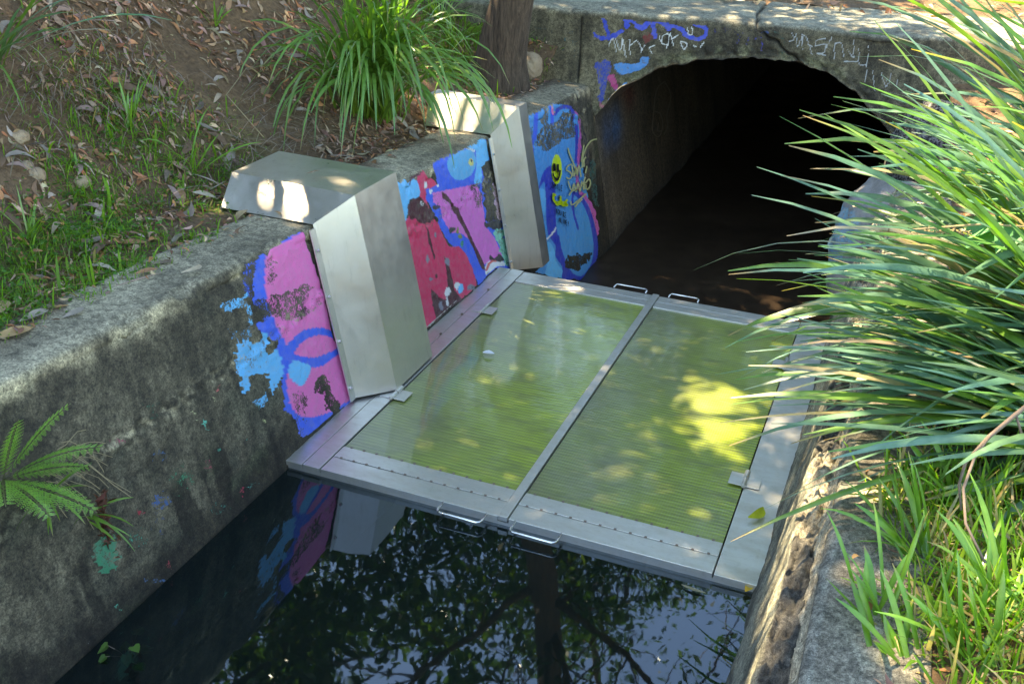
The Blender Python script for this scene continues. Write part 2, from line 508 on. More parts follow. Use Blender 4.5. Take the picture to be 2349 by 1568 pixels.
    for (x, y, r, c, a) in ((105, 1640, 26, lin(200, 90, 85), .45), (60, 1770, 34, lin(200, 195, 140), .40), (120, 1560, 16, lin(200, 90, 85), .4), (505, 1840, 22, lin(60, 180, 150), .45),
                            (560, 1960, 22, lin(180, 180, 120), .38), (570, 2080, 14, lin(40, 170, 140), .45), (400, 2120, 24, TEAL, .4), (120, 2260, 18, TEAL, .45)):
        p(A([(x + r * math.cos(t), y + 1.6 * r * math.sin(t)) for t in np.arange(8) * math.pi / 4]), c, a, jit=18)
    # faded remnants low on the bare wall (zoomed region 5)
    L = lambda q: Z(q, 0, 850, 1.825)
    for (x, y, rx, ry, c, a) in ((490, 985, 62, 95, lin(35, 125, 88), .52), (735, 730, 40, 42, lin(20, 80, 130), .42), (735, 515, 40, 26, lin(25, 85, 125), .38), (530, 470, 42, 38, lin(165, 60, 85), .36),
                                 (700, 340, 60, 60, lin(50, 120, 90), .26), (830, 640, 60, 70, lin(40, 130, 90), .30), (720, 830, 26, 60, lin(20, 70, 120), .36), (640, 780, 16, 16, lin(150, 40, 50), .4),
                                 (620, 900, 70, 50, lin(40, 140, 110), .30), (1110, 690, 16, 22, lin(170, 40, 60), .42), (1150, 655, 20, 12, lin(50, 170, 150), .42), (890, 340, 14, 22, lin(200, 195, 140), .4),
                                 (940, 380, 10, 45, lin(60, 180, 150), .42), (950, 570, 18, 30, lin(150, 60, 70), .34), (700, 1090, 50, 14, lin(20, 80, 120), .45), (760, 1010, 22, 30, lin(170, 50, 60), .36),
                                 (400, 940, 30, 20, lin(140, 60, 45), .32), (540, 1210, 20, 20, lin(40, 150, 120), .42), (160, 1300, 20, 14, lin(150, 70, 50), .3), (1000, 760, 60, 30, lin(30, 120, 100), .3)):
        p(L([(x + rx * math.cos(t), y + ry * math.sin(t)) for t in np.arange(8) * math.pi / 4]), c, a + .07, jit=40)
    # --- second piece
    p(B([(560, 345), (700, 260), (900, 180), (1040, 90), (1100, 110), (1150, 400), (1270, 900), (1340, 1300), (1360, 1420), (1200, 1400), (1020, 1570), (950, 1400), (700, 1100), (500, 700), (500, 620), (620, 570)]), BLUE, .95, False, 4)
    p(B([(240, 1010), (330, 880), (420, 860), (440, 700), (410, 520), (430, 410), (490, 420), (560, 490), (620, 570), (500, 620), (500, 700), (560, 880), (630, 960), (680, 1080), (740, 1190), (830, 1180), (900, 1250), (960, 1400), (1010, 1570), (930, 1650), (800, 1750), (640, 1880), (490, 2030), (380, 1610), (290, 1260)]), CRIM, .93, False, 3)
    p(B([(570, 650), (700, 620), (870, 590), (1000, 560), (1050, 650), (1080, 880), (1110, 1000), (1190, 1100), (1260, 1280), (1150, 1330), (1090, 1370), (1000, 1200), (920, 1100), (860, 1050), (750, 1050), (700, 960), (640, 800), (570, 740)]), MAGE, .88, False, 3)
    p(B([(100, 560), (200, 540), (330, 500), (410, 540), (435, 640), (420, 720), (370, 740), (340, 710), (320, 780), (320, 860), (280, 970), (230, 1010), (170, 800)]), SKYB, .88, jit=4)
    p(B([(900, 180), (1030, 95), (1095, 120), (1130, 330), (1060, 400), (1050, 540), (990, 560), (1000, 400), (1000, 230), (900, 200)]), SKYB, .88, jit=4)
    p(B([(720, 330), (780, 260), (880, 220), (960, 230), (1000, 290), (990, 400), (940, 480), (850, 520), (770, 500), (715, 420)]), lin(50, 155, 195), .92)
    pt.stroke(B([(350, 500), (400, 480), (440, 430)]), 10, MAR, .7)
    p(B([(330, 740), (440, 700), (500, 760), (580, 880), (520, 960), (430, 930), (320, 870)]), MAR, .62, jit=14)
    p(B([(665, 640), (720, 680), (770, 760), (830, 820), (900, 960), (1000, 1180), (1090, 1370), (1090, 1420), (1040, 1370), (960, 1170), (890, 1030), (820, 900), (750, 770), (670, 700)]), MAR, .9)
    p(B([(490, 950), (530, 1040), (590, 1290), (580, 1320), (540, 1180), (500, 1010)]), MAR, .85, False)
    p(B([(688, 1280), (730, 1370), (790, 1620), (860, 1720), (740, 1800), (610, 1930), (575, 1760), (555, 1600), (640, 1690), (700, 1720), (720, 1600), (700, 1400)]), MAR, .9, False)
    for (x, y, rx, ry, c, a) in ((720, 1330, 26, 40, GREY, .75), (720, 1640, 30, 55, WHITE, .8), (815, 1580, 22, 40, WHITE, .75), (850, 1610, 26, 45, SKYB, .85), (505, 1300, 14, 36, GREY, .7),
                                 (600, 1480, 14, 26, MAR, .7), (545, 1510, 26, 14, GREY, .7), (715, 1740, 12, 45, WHITE, .8), (660, 1770, 16, 50, GREY, .7), (820, 1030, 16, 30, lin(110, 120, 50), .8),
                                 (845, 1080, 20, 30, lin(110, 120, 50), .7), (860, 1160, 14, 30, TEAL, .8), (600, 1080, 10, 26, GREY, .7), (200, 690, 14, 75, WHITE, .7), (155, 640, 16, 50, TEAL, .75),
                                 (555, 635, 20, 22, WHITE, .75), (490, 570, 16, 40, WHITE, .7), (622, 575, 12, 20, WHITE, .7), (950, 340, 26, 34, lin(200, 190, 110), .7), (955, 330, 12, 14, (.02, .02, .03), .9),
                                 (950, 1600, 40, 26, GREY, .6), (760, 1020, 26, 26, (.03, .03, .04), .5), (600, 790, 40, 24, (.03, .03, .1), .5), (460, 760, 20, 22, WHITE, .5)):
        p(B([(x + rx * math.cos(t), y + ry * math.sin(t)) for t in np.arange(8) * math.pi / 4]), c, a, jit=9)
    p(B([(1190, 1030), (1270, 1010), (1310, 1180), (1345, 1380), (1290, 1370), (1230, 1200)]), lin(110, 190, 160), .6, jit=14)
    p(B([(1100, 1380), (1160, 1325), (1260, 1330), (1290, 1370), (1190, 1400), (1100, 1470)]), WHITE, .75, jit=6)
    pt.stroke(B([(1110, 1420), (1150, 1340), (1250, 1320)]), 5, lin(210, 90, 80), .8)
    p(B([(1130, 1270), (1180, 1300), (1240, 1270), (1280, 1330), (1170, 1320), (1140, 1320)]), (.02, .02, .02), .8, jit=8)
    pt.erase(B([(1060, 400), (1140, 330), (1190, 500), (1260, 900), (1150, 960), (1090, 860), (1070, 560)]), .30, 14)
    p(B([(1170, 560), (1200, 600), (1255, 900), (1210, 880), (1180, 700)]), lin(190, 150, 155), .52, jit=12)
    pt.erase(B([(940, 560), (1040, 560), (1060, 760), (1010, 800), (960, 640)]), .5, 14)
    pt.erase(B([(560, 680), (680, 660), (760, 720), (700, 800), (600, 800)]), .62, 10)
    p(B([(1100, 950), (1240, 930), (1250, 1000), (1110, 1000)]), (.02, .02, .02), .6, jit=12)
    pt.stroke(B([(780, 240), (880, 195), (980, 230)]), 5, WHITE, .55, 6)
    # --- third piece
    p(D([(100, 445), (250, 355), (370, 295), (500, 330), (560, 330), (640, 420), (670, 560), (700, 760), (720, 1000), (760, 1250), (820, 1400), (850, 1600), (855, 1750), (800, 1950), (720, 2070), (500, 2060), (230, 2000), (340, 1890), (300, 1568), (215, 1050), (130, 560)]), MIDB, .86, False, 5)
    p(D([(220, 1180), (330, 1180), (330, 1400), (320, 1430), (290, 1400), (270, 1300)]), SKYB, .9)
    p(D([(350, 1700), (420, 1760), (440, 1900), (500, 1990), (510, 2060), (330, 2030), (360, 1880)]), SKYB, .8, jit=5)
    s = pt.stroke
    s(D([(242, 375), (240, 500), (232, 620), (205, 730), (205, 860), (212, 980)]), 10, BLUE, .85)
    s(D([(378, 310), (400, 420), (400, 540)]), 7, BLUE, .85)
    s(D([(430, 420), (480, 365), (560, 350), (605, 400), (600, 470)]), 9, DBLUE, .6, 5)
    s(D([(640, 540), (648, 700), (640, 900)]), 7, DBLUE, .85)
    s(D([(400, 320), (415, 420)]), 5, PINK, .6, 4)
    s(D([(640, 400), (672, 480), (685, 600), (675, 760), (670, 900), (655, 1050), (680, 1180), (745, 1265), (800, 1370), (838, 1500), (850, 1620)]), 8, lin(180, 80, 150), .66, 6)
    p(D([(700, 500), (750, 700), (778, 900), (760, 1060), (715, 950), (690, 700)]), (.02, .02, .025), .55, jit=10)
    s(D([(640, 1215), (715, 1290), (785, 1450), (825, 1620), (838, 1750), (825, 1880), (770, 1990), (690, 2060), (600, 2030), (530, 1930), (480, 1800), (450, 1650)]), 9, DBLUE, .92)
    p(D([(350, 960), (395, 945), (430, 1100), (440, 1300), (440, 1550), (460, 1660), (480, 1800), (530, 1930), (620, 2060), (500, 2070), (500, 1960), (430, 1840), (430, 1740), (360, 1620), (340, 1500), (340, 1300), (330, 1100), (270, 1170), (300, 1050)]), DBLUE, .92)
    s(D([(620, 1200), (605, 1300), (620, 1420), (658, 1570)]), 4.5, DBLUE, .9)
    pt.erase(D([(260, 640), (400, 520), (560, 380), (600, 460), (620, 640), (480, 700), (380, 780), (280, 760)]), .42, 14)
    pt.erase(D([(310, 380), (370, 360), (380, 520), (310, 600)]), .45)
    pt.erase(D([(540, 1870), (780, 1800), (790, 1880), (640, 1980), (570, 1960)]), .33)
    pt.erase(D([(120, 560), (220, 560), (180, 680)]), .5)
    p(D([(690, 200), (560, 260), (640, 420), (690, 460)]), lin(120, 70, 100), .3, jit=20)
    s(D([(335, 1670), (400, 1620), (435, 1560)]), 4, WHITE, .75, 6)
    p(D([(780, 900), (830, 900), (850, 1200), (860, 1350), (800, 1250)]), lin(10, 80, 75), .5, jit=8)
    # smiling face
    p(D([(447 + 53 * math.cos(t), 975 + 150 * math.sin(t)) for t in np.arange(16) * math.pi / 8]), lin(196, 214, 24), .97)
    # ----- bare concrete colour
    yy = Y.ravel(); zz = Zz.ravel(); kk = kind.ravel(); sx = S.ravel()
    n1 = fbm(yy, sx, 3.5, 5, 3); n2 = fbm(yy, sx, 14, 4, 31); n3 = fbm(yy * 1.0, sx * .22, 22, 4, 77)
    tone = .35 + .9 * n1 * n2 * 2
    base = np.outer(tone, (.158, .130, .078))
    base = base * (1 - .35 * ss(.45, .7, n3)[:, None])
    ol = ss(.5, .7, fbm(yy, sx, 6, 4, 9))[:, None]
    base = base * (1 - ol * .6) + ol * .6 * np.array((.06, .058, .036))
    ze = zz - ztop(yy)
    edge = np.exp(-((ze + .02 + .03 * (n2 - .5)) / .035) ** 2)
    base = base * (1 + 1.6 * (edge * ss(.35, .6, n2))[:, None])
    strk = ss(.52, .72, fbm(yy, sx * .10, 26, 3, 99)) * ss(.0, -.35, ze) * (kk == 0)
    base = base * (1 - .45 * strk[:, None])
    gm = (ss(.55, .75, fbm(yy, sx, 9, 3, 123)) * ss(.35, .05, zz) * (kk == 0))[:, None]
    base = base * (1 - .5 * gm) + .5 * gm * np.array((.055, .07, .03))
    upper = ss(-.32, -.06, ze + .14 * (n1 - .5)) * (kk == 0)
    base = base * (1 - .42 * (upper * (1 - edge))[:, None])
    soil = (ss(.45, .62, fbm(yy, sx, 5, 4, 141)) * ss(-1.02, -1.14, P0.reshape(-1, 3)[:, 0] + .05 * n2))[:, None]
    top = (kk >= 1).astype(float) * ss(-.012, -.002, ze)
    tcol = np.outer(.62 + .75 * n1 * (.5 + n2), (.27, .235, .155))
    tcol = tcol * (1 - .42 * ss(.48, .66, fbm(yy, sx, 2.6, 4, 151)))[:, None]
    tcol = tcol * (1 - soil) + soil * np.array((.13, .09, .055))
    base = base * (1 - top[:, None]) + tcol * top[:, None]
    joint = np.exp(-((zz - .43 - .05 * (fbm(yy, yy * 0, 1.3, 2, 5) - .5) * 2) / .03) ** 2) * (kk == 0)
    base = base * (1 + (joint * (2.2 * ss(.45, .75, fbm(yy, sx, 60, 2, 8)) - .4))[:, None])
    wet = 1 - ss(.02, .075, zz - .10 * ss(.35, .75, fbm(yy, yy * 0, 2.3, 3, 41)) - .16 * (fbm(yy, sx * .15, 9, 3, 43) > .62))
    base = base * (1 - .62 * wet[:, None]) * (1 - .25 * wet[:, None] * np.array((0, .1, .3)))
    fd = (1 - ss(0, .1, zz + .1)) [:, None]
    base = base * (1 - .3 * fd)
    pt.c[:, 3] *= (kk < 1.5)
    pt.c[:, 3] = np.where(joint > .4, np.minimum(pt.c[:, 3], .62), pt.c[:, 3])
    pt.c[:, 3] = np.where(ze > -.012, pt.c[:, 3] * .8 * ss(.01, -.012, ze) + 0, pt.c[:, 3])
    # ----- relief
    N = np.stack([np.where(kk < .5, .98, 0), 0 * kk, np.where(kk < .5, .196, 1)], -1)
    disp = (fbm(yy, sx, 5, 3, 12) - .5) * .014 + (n2 - .5) * .005 + (fbm(yy, sx, 70, 2, 13) - .5) * .0035
    disp += joint * ((fbm(yy, sx, 38, 3, 18) - .5) * .03)
    disp -= .022 * edge * ss(.55, .8, fbm(yy, sx, 16, 3, 22)) * (kk < 2)
    # crack that opens at the near end
    Pn = P0.reshape(-1, 3) + N * disp[:, None]
    nv = len(ys)
    F = grid(X.shape[0], nv)[:, ::-1]
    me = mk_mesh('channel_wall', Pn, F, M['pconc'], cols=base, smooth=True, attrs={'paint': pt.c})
    o = obj('channel_wall', me)
    tag(o, 'long grey concrete drain wall on the left, its face covered in pink, blue and crimson graffiti', 'wall')
    return o
wall = left_wall()

def ribbon(strokes, wpx, name, mat, parent, plane, label=None):
    mb = MB()
    for st in strokes:
        P = smooth_poly(st, False, 3) if len(st) > 2 else np.array(st, float)
        n = len(P)
        L = []; R = []
        for i in range(n):
            t = P[min(i + 1, n - 1)] - P[max(i - 1, 0)]; t = t / (np.linalg.norm(t) + 1e-9)
            q = np.array((-t[1], t[0])) * wpx / 2
            e = 0
            L.append(plane(*(P[i] + q))); R.append(plane(*(P[i] - q)))
        mb.add(L + R, [(i, i + 1, n + i + 1, n + i) for i in range(n - 1)])
    o = mb.build(name, mat, parent)
    if label: o['label'] = label
    return o

LET = {'S': [[(1, .05), (.3, 0), (0, .25), (.9, .65), (.8, 1), (0, .95)]], 'M': [[(0, 1), (.05, 0), (.5, .6), (.95, 0), (1, 1)]],
       'I': [[(.5, 0), (.5, 1)]], 'L': [[(.1, 0), (.1, 1), (.9, 1)]], 'E': [[(.9, 0), (.1, 0), (.1, 1), (.9, 1)], [(.1, .5), (.7, .5)]],
       'Y': [[(0, 0), (.5, .5), (1, 0)], [(.5, .5), (.5, 1)]], 'O': [[(.5, 0), (0, .5), (.5, 1), (1, .5), (.5, 0)]], 'U': [[(0, 0), (0, .8), (.5, 1), (1, .8), (1, 0)]],
       "'": [[(.5, 0), (.5, .25)]], 'R': [[(.05, 1), (.05, 0), (.9, .2), (.1, .5), (.95, 1)]], 'A': [[(0, 1), (.5, 0), (1, 1)], [(.2, .6), (.8, .6)]],
       'V': [[(0, 0), (.5, 1), (1, 0)]], '!': [[(.5, 0), (.5, .7)], [(.5, .9), (.5, 1)]], '&': [[(1, 1), (.2, .2), (.6, 0), (.7, .3), (0, .7), (.4, 1), (1, .6)]]}
def text(t, ox, oy, cw, ch, sl):
    out = []
    for i, c in enumerate(t):
        if c in LET:
            for st in LET[c]:
                out.append(Z([(ox + i * cw + px_ * cw * .72, oy + (i * cw + px_ * cw * .72) * sl + py_ * ch) for px_, py_ in st], 1280, 180))
    return out
wp = lambda x, y: on_wall(x, y, .011)
ribbon(text('SMILE', 402, 1100, 22, 52, .38), 1.5, 'lettering', M['black'], wall, wp, 'black hand-written word SMILE')
ribbon(text('&', 465, 1232, 24, 34, 0), 1.1, 'lettering', M['black'], wall, wp, 'small black ampersand')
ribbon(text("YOU'RE", 440, 1360, 18, 50, .5), 1.3, 'lettering', M['black'], wall, wp, "black hand-written word YOU'RE")
ribbon(text('ALIVE!', 472, 1450, 17, 48, .45), 1.3, 'lettering', M['black'], wall, wp, 'black hand-written word ALIVE!')
D4 = lambda p: Z(p, 1280, 180)
ribbon([D4(q) for q in ([(418, 1210), (415, 1270), (440, 1310)], [(415, 1240), (440, 1225)], [(450, 1290), (445, 1320), (470, 1325), (470, 1290)], [(485, 1240), (490, 1330)], [(500, 1290), (505, 1330), (525, 1330), (525, 1290)], [(540, 1345), (538, 1300), (555, 1275)], [(540, 1310), (558, 1340)])],
       5.0, 'lettering', M['yel'], wall, wp, 'yellow green scrawled word under the smiling face')
ribbon([D4([(424, 915), (421, 950), (424, 990)]), D4([(424, 925), (428, 985)]), D4([(457, 922), (458, 960), (464, 1000)])], 5.4, 'face_eyes', M['black'], wall, wp, 'black oval eyes of the yellow smiling face')
ribbon([D4([(408, 1010), (422, 1050), (448, 1068), (470, 1045), (484, 980)]), D4([(424, 1055), (450, 1085), (472, 1050)])], 3.4, 'face_mouth', M['black'], wall, wp, 'black grin of the yellow smiling face')
ribbon([D4(q) for q in ([(560, 760), (580, 830), (610, 900), (640, 1000)], [(850, 670), (790, 690), (740, 760), (710, 850), (700, 960)], [(600, 920), (560, 940), (545, 980), (580, 1000), (600, 1040), (570, 1070), (545, 1050)],
        [(600, 930), (620, 1050), (640, 940), (650, 1040), (670, 930), (690, 1050)], [(560, 1090), (600, 1190), (620, 1110), (640, 1200), (660, 1100), (680, 1200), (700, 1090), (720, 1180)],
        [(735, 1110), (770, 1070), (785, 1110), (770, 1160), (745, 1170), (735, 1120)], [(570, 1235), (600, 1190), (650, 1180)], [(590, 1290), (600, 1330), (680, 1270), (745, 1215)], [(630, 1350), (660, 1310), (705, 1270)],
        [(720, 730), (705, 820), (695, 900)], [(740, 850), (720, 880), (720, 950)], [(750, 940), (735, 1010)], [(735, 1050), (720, 1100), (740, 1170)])], 3.2, 'lettering', M['cream'], wall, wp, 'cream spray-painted signature scrawl')

# ------------------------------------------------------------------ headwall with the arch, and the tunnel behind it
AX = np.array([-.90, -.87, -.848, -.72, -.52, -.25, .033, .28, .479, .64, .743, .83, .868, .91])
AZ = np.array([.30, .37, .402, .56, .689, .785, .821, .815, .769, .69, .604, .53, .496, .40])
HY = 3.6
def arch(x): return np.interp(x, AX, AZ)
def head_top(x): return 1.005 + .01 * x
def headwall():
    xs = np.concatenate([np.arange(-4.5, -1.4, .06), np.arange(-1.4, 2.0, .008), np.arange(2.0, 5.5, .06)])
    xs = np.sort(np.concatenate([xs, [-.9003, -.8997, .9097, .9103]]))
    nb, nr, nt = 78, 8, 26
    inside = (xs > -.90) & (xs < .91)
    jag = (fbm(xs, xs * 0, 12, 4, 5) - .5) * .05
    bot = np.where(inside, arch(xs) + jag, -.55)
    top = head_top(xs)
    R = .035
    X, Y, Zc, kd = [], [], [], []
    for j in range(nb + nr + nt + 1):
        if j < nb:
            t = j / nb; z = bot + (top - R - bot) * t; y = HY + 0 * xs; k = 0
        elif j < nb + nr:
            a = (j - nb) / (nr - 1) * math.pi / 2
            z = top - R + R * math.sin(a); y = HY + R * (1 - math.cos(a)); k = 1
        else:
            t = (j - nb - nr) / nt; z = top + .02 * t; y = HY + R + .002 + .72 * t; k = 2
        X.append(xs); Y.append(y + 0 * xs); Zc.append(z + 0 * xs); kd.append(k + 0 * xs)
    X, Y, Zc, kd = map(np.array, (X, Y, Zc, kd))
    P = np.stack([X, Y, Zc], -1).reshape(-1, 3)
    px = to_px(P)
    pt = Paint(px)
    H = lambda q: Z(q, 1300, 0, 2.996)
    H2 = lambda q: Z(q, 1776, 0, 2.996)
    s = pt.stroke
    hb = lin(22, 62, 160)
    for q, wd in (([(600, 80), (630, 160), (660, 250)], 9), ([(560, 262), (610, 285), (700, 270), (765, 235)], 8), ([(545, 92), (655, 72)], 6), ([(790, 90), (800, 200)], 11), ([(815, 150), (860, 170)], 7),
                  ([(870, 190), (920, 210), (985, 150), (1003, 270)], 10), ([(1000, 150), (1100, 190), (1200, 215), (1250, 275), (1330, 292), (1392, 260), (1380, 200), (1300, 180)], 8), ([(1100, 120), (1115, 215)], 10),
                  ([(1040, 110), (1180, 120)], 6)):
        s(H(q), wd * 1.25, lin(16, 64, 175), .70, 7)
    s(H([(1620, 330), (1680, 230), (1740, 210), (1690, 340)]), 5, lin(30, 40, 110), .42, 6)
    s(H([(1760, 290), (1810, 290), (1805, 380)]), 5, lin(30, 40, 130), .5, 4)
    s(H([(1440, 240), (1560, 230), (1640, 250)]), 14, lin(25, 35, 90), .36, 8)
    for q in ([(240, 230), (400, 230), (330, 300), (470, 310)], [(220, 360), (430, 370)], [(400, 300), (400, 470)], [(120, 205), (230, 240)]):
        s(H(q), 6, lin(25, 80, 85), .40, 8)
    for q in ([(660, 350), (680, 300), (700, 300), (722, 390)], [(720, 290), (750, 380), (770, 290), (792, 430)], [(820, 300), (826, 410)], [(830, 340), (870, 305), (900, 340), (905, 395)], [(905, 395), (935, 340)],
              [(1110, 250), (1065, 275), (1062, 325), (1110, 330), (1112, 250)], [(1112, 330), (1095, 360)], [(1125, 250), (1150, 340)], [(1145, 290), (1185, 265)], [(1200, 310), (1250, 325), (1232, 370), (1200, 312)],
              [(1256, 210), (1262, 255), (1288, 260), (1290, 205)], [(1380, 315), (1350, 355)], [(1300, 340), (1320, 350)], [(1010, 340), (970, 360), (990, 400)], [(1040, 270), (1050, 310)]):
        s(H(q), 3.4, lin(190, 194, 188), .76, 2)
    for q in ([(590, 215), (632, 290), (590, 310)], [(645, 240), (652, 350), (690, 270), (688, 370)], [(690, 260), (722, 285), (762, 410)], [(735, 335), (765, 350)], [(862, 288), (800, 302), (788, 345), (862, 332), (848, 395), (800, 402), (866, 416)],
              [(890, 225), (912, 270), (870, 355)], [(932, 325), (925, 440)], [(935, 330), (980, 325), (998, 425)], [(1030, 370), (1070, 430), (1072, 295)], [(1000, 462), (1100, 462)], [(1112, 365), (1110, 480), (1162, 487)],
              [(1186, 345), (1160, 612)], [(1215, 535), (1230, 680)], [(1280, 550), (1312, 655)], [(1352, 550), (1340, 625)], [(1402, 595), (1388, 645)], [(1320, 600), (1325, 655)]):
        s(H2(q), 3.2, lin(150, 155, 152), .72, 2)
    pt.poly(H([(700, 480), (760, 470), (880, 475), (900, 430), (950, 425), (970, 450), (930, 510), (860, 540), (760, 560), (710, 520)]), lin(28, 125, 185), .66, jit=5)
    pt.poly(H([(560, 480), (670, 455), (680, 560), (650, 640), (630, 740), (590, 760), (590, 620), (570, 560)]), lin(22, 62, 150), .58, jit=9)
    pt.poly(H([(655, 570), (710, 560), (740, 690), (700, 670), (670, 620)]), lin(185, 60, 120), .75, jit=3)
    pt.poly(H([(640, 780), (690, 710), (760, 640), (810, 620), (790, 680), (700, 760)]), lin(28, 125, 185), .6, jit=6)
    pt.poly(H([(600, 760), (640, 790), (720, 745), (650, 815), (600, 810)]), lin(190, 120, 125), .66, jit=3)
    pt.poly(H([(920, 250), (960, 240), (1000, 290), (930, 330)]), lin(110, 40, 35), .5, jit=6)
    s(H2([(460, 210), (530, 260), (540, 380), (520, 400)]), 12, lin(20, 80, 70), .38, 8)
    s(H2([(380, 240), (430, 240)]), 10, lin(25, 70, 130), .5, 6)
    pt.c[:, 3] *= (kd.ravel() < .5)
    xx, yy, zz, kk = P[:, 0], P[:, 1], P[:, 2], kd.ravel()
    vv = zz + (yy - HY)
    n1 = fbm(xx, vv, 3, 5, 3); n2 = fbm(xx, vv, 13, 4, 6); n3 = fbm(xx, vv * .25, 18, 4, 88)
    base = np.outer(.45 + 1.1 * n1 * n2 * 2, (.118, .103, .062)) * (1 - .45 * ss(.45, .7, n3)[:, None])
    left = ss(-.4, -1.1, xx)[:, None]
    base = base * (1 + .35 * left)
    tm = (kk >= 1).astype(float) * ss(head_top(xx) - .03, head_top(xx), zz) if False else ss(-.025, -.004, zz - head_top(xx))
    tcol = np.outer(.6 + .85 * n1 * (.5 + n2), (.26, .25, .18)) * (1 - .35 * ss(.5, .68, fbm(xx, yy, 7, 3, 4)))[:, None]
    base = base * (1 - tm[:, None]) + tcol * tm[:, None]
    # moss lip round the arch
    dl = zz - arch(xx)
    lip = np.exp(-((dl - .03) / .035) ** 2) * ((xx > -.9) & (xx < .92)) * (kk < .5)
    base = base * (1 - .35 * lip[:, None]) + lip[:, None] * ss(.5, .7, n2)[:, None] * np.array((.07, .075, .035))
    bl = np.exp(-((dl - .004) / .012) ** 2) * ((xx > -.9) & (xx < .92)) * (kk < .5)  # bright rim at the arch edge, a highlight put into the colour
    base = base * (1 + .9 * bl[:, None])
    # crack: down over the top and then away to the right
    CK = np.array([(.13, 4.35), (.115, 4.0), (.135, 3.62), (.105, 3.5)])
    cr = np.array([(1772, 200), (1776, 225), (1850, 275), (1930, 320), (1990, 385), (2075, 455)]) / 2.996 * K + np.array((1300 * K, 0))
    best = np.full(len(px), 1e9)
    tp = np.array([(1795, 60), (1775, 110), (1780, 160), (1770, 215)]) / 2.996 * K + np.array((1300 * K, 0))
    pl = np.concatenate([tp, cr])
    tpp = np.array([(1890, 0), (1795, 60)]) / 2.996 * K + np.array((1300 * K, 0))
    pl = np.concatenate([tpp[:1], pl])
    jx = (fbm(xx, vv, 25, 3, 66) - .5) * 9; jy = (fbm(xx, vv, 25, 3, 67) - .5) * 9
    for p_, q_ in zip(pl[:-1], pl[1:]):
        d = q_ - p_; L = d @ d
        t = np.clip(((px[:, 0] + jx - p_[0]) * d[0] + (px[:, 1] + jy - p_[1]) * d[1]) / L, 0, 1)
        best = np.minimum(best, np.hypot(px[:, 0] + jx - p_[0] - t * d[0], px[:, 1] + jy - p_[1] - t * d[1]))
    ck = np.exp(-(best / 2.8) ** 2)
    # vertical joint
    jt = np.exp(-((xx + .992) / .006) ** 2) * (kk < .5)
    base = base * (1 - .8 * np.maximum(ck, jt)[:, None])
    N = np.stack([0 * kk, np.where(kk < .5, -1, 0), np.where(kk < .5, 0, 1)], -1)
    disp = (fbm(xx, vv, 4, 3, 12) - .5) * .03 + (n2 - .5) * .008 - .03 * ck - .012 * jt + (fbm(xx, vv, 60, 2, 3) - .5) * .004
    disp += lip * (fbm(xx, vv, 30, 3, 29) - .5) * .035
    P2 = P + N * disp[:, None]
    F = grid(X.shape[0], len(xs))
    # leave the opening open (the two steep columns at the springings)
    col = F[:, 0] % len(xs)
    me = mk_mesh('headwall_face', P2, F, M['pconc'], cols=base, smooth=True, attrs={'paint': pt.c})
    root = empty('culvert_headwall', (0, HY, 0), 'cracked dark concrete headwall with an arched drain opening and white and blue scrawls', 'culvert')
    o = obj('face', me, root); o.location = (0, -HY, 0)
    # barrel of the tunnel
    ys = HY + np.concatenate([[-.004, .03], np.concatenate([np.arange(.06, 1.5, .03), np.arange(1.5, 9, .1)])])
    prof = [(-.70, -.55), (-.74, -.3), (-.78, -.1), (-.81, .05), (-.84, .2), (-.86, .32)] + [(x, arch(x)) for x in np.linspace(-.86, .88, 60)] + [(.905, .3), (.905, .1), (.905, -.1), (.905, -.3), (.905, -.55)]
    # keep the left wall lined up with the open channel
    pr = np.array(prof)
    lower = (pr[:, 0] < 0) & (pr[:, 1] < .4)
    pr[lower, 0] = -WW - WB * pr[lower, 1] + .004
    PX = np.repeat(pr[:, 0][None], len(ys), 0); PZ = np.repeat(pr[:, 1][None], len(ys), 0); PY = np.repeat(ys[:, None], len(pr), 1)
    up = (PZ > .42)
    PZ = PZ + np.where((PY < HY + .02) & up, (fbm(PX, PX * 0, 12, 4, 5) - .5) * .05, 0)
    Pt = np.stack([PX, PY, PZ], -1).reshape(-1, 3)
    rr = fbm(Pt[:, 1], Pt[:, 2] + Pt[:, 0], 5, 4, 8)
    Pt[:, 2] += (rr - .5) * .03 * (Pt[:, 2] > .42); Pt[:, 0] += (rr - .5) * .03 * (Pt[:, 2] <= .42) * (Pt[:, 1] > HY + .05)
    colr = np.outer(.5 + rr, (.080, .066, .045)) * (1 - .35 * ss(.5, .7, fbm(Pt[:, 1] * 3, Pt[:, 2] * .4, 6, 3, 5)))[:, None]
    ptt = Paint(to_px(Pt))
    for (cx_, cy_, rx_, ry_, cc_, aa_) in ((1412, 285, 13, 32, lin(25, 90, 140), .8), (1390, 300, 9, 30, lin(25, 90, 140), .5), (1440, 215, 16, 22, lin(110, 30, 25), .5)):
        pp_ = to_px(Pt); mm_ = (np.exp(-((pp_[:, 0] - cx_) / rx_) ** 2 - ((pp_[:, 1] - cy_) / ry_) ** 2) * aa_ * (Pt[:, 0] < 0))[:, None]
        colr = colr * (1 - mm_) + mm_ * np.array(cc_)
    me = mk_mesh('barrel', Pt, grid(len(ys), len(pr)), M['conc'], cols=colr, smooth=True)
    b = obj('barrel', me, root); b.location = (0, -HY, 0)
    mb = MB(); mb.box((-1.0, HY + 8.95, -.6), (1.1, HY + 9.1, 1.0)); e = mb.build('dark_end', M['dark'], root); e.location = (0, -HY, 0)  # black box closing the tunnel, standing in for its deep darkness
    # pale outlined tag on the inside wall
    z3 = lambda q: Z(q, 1100, 0, 2349 / 1200.)
    pin = lambda x, y: on_wall(x, y, .055)
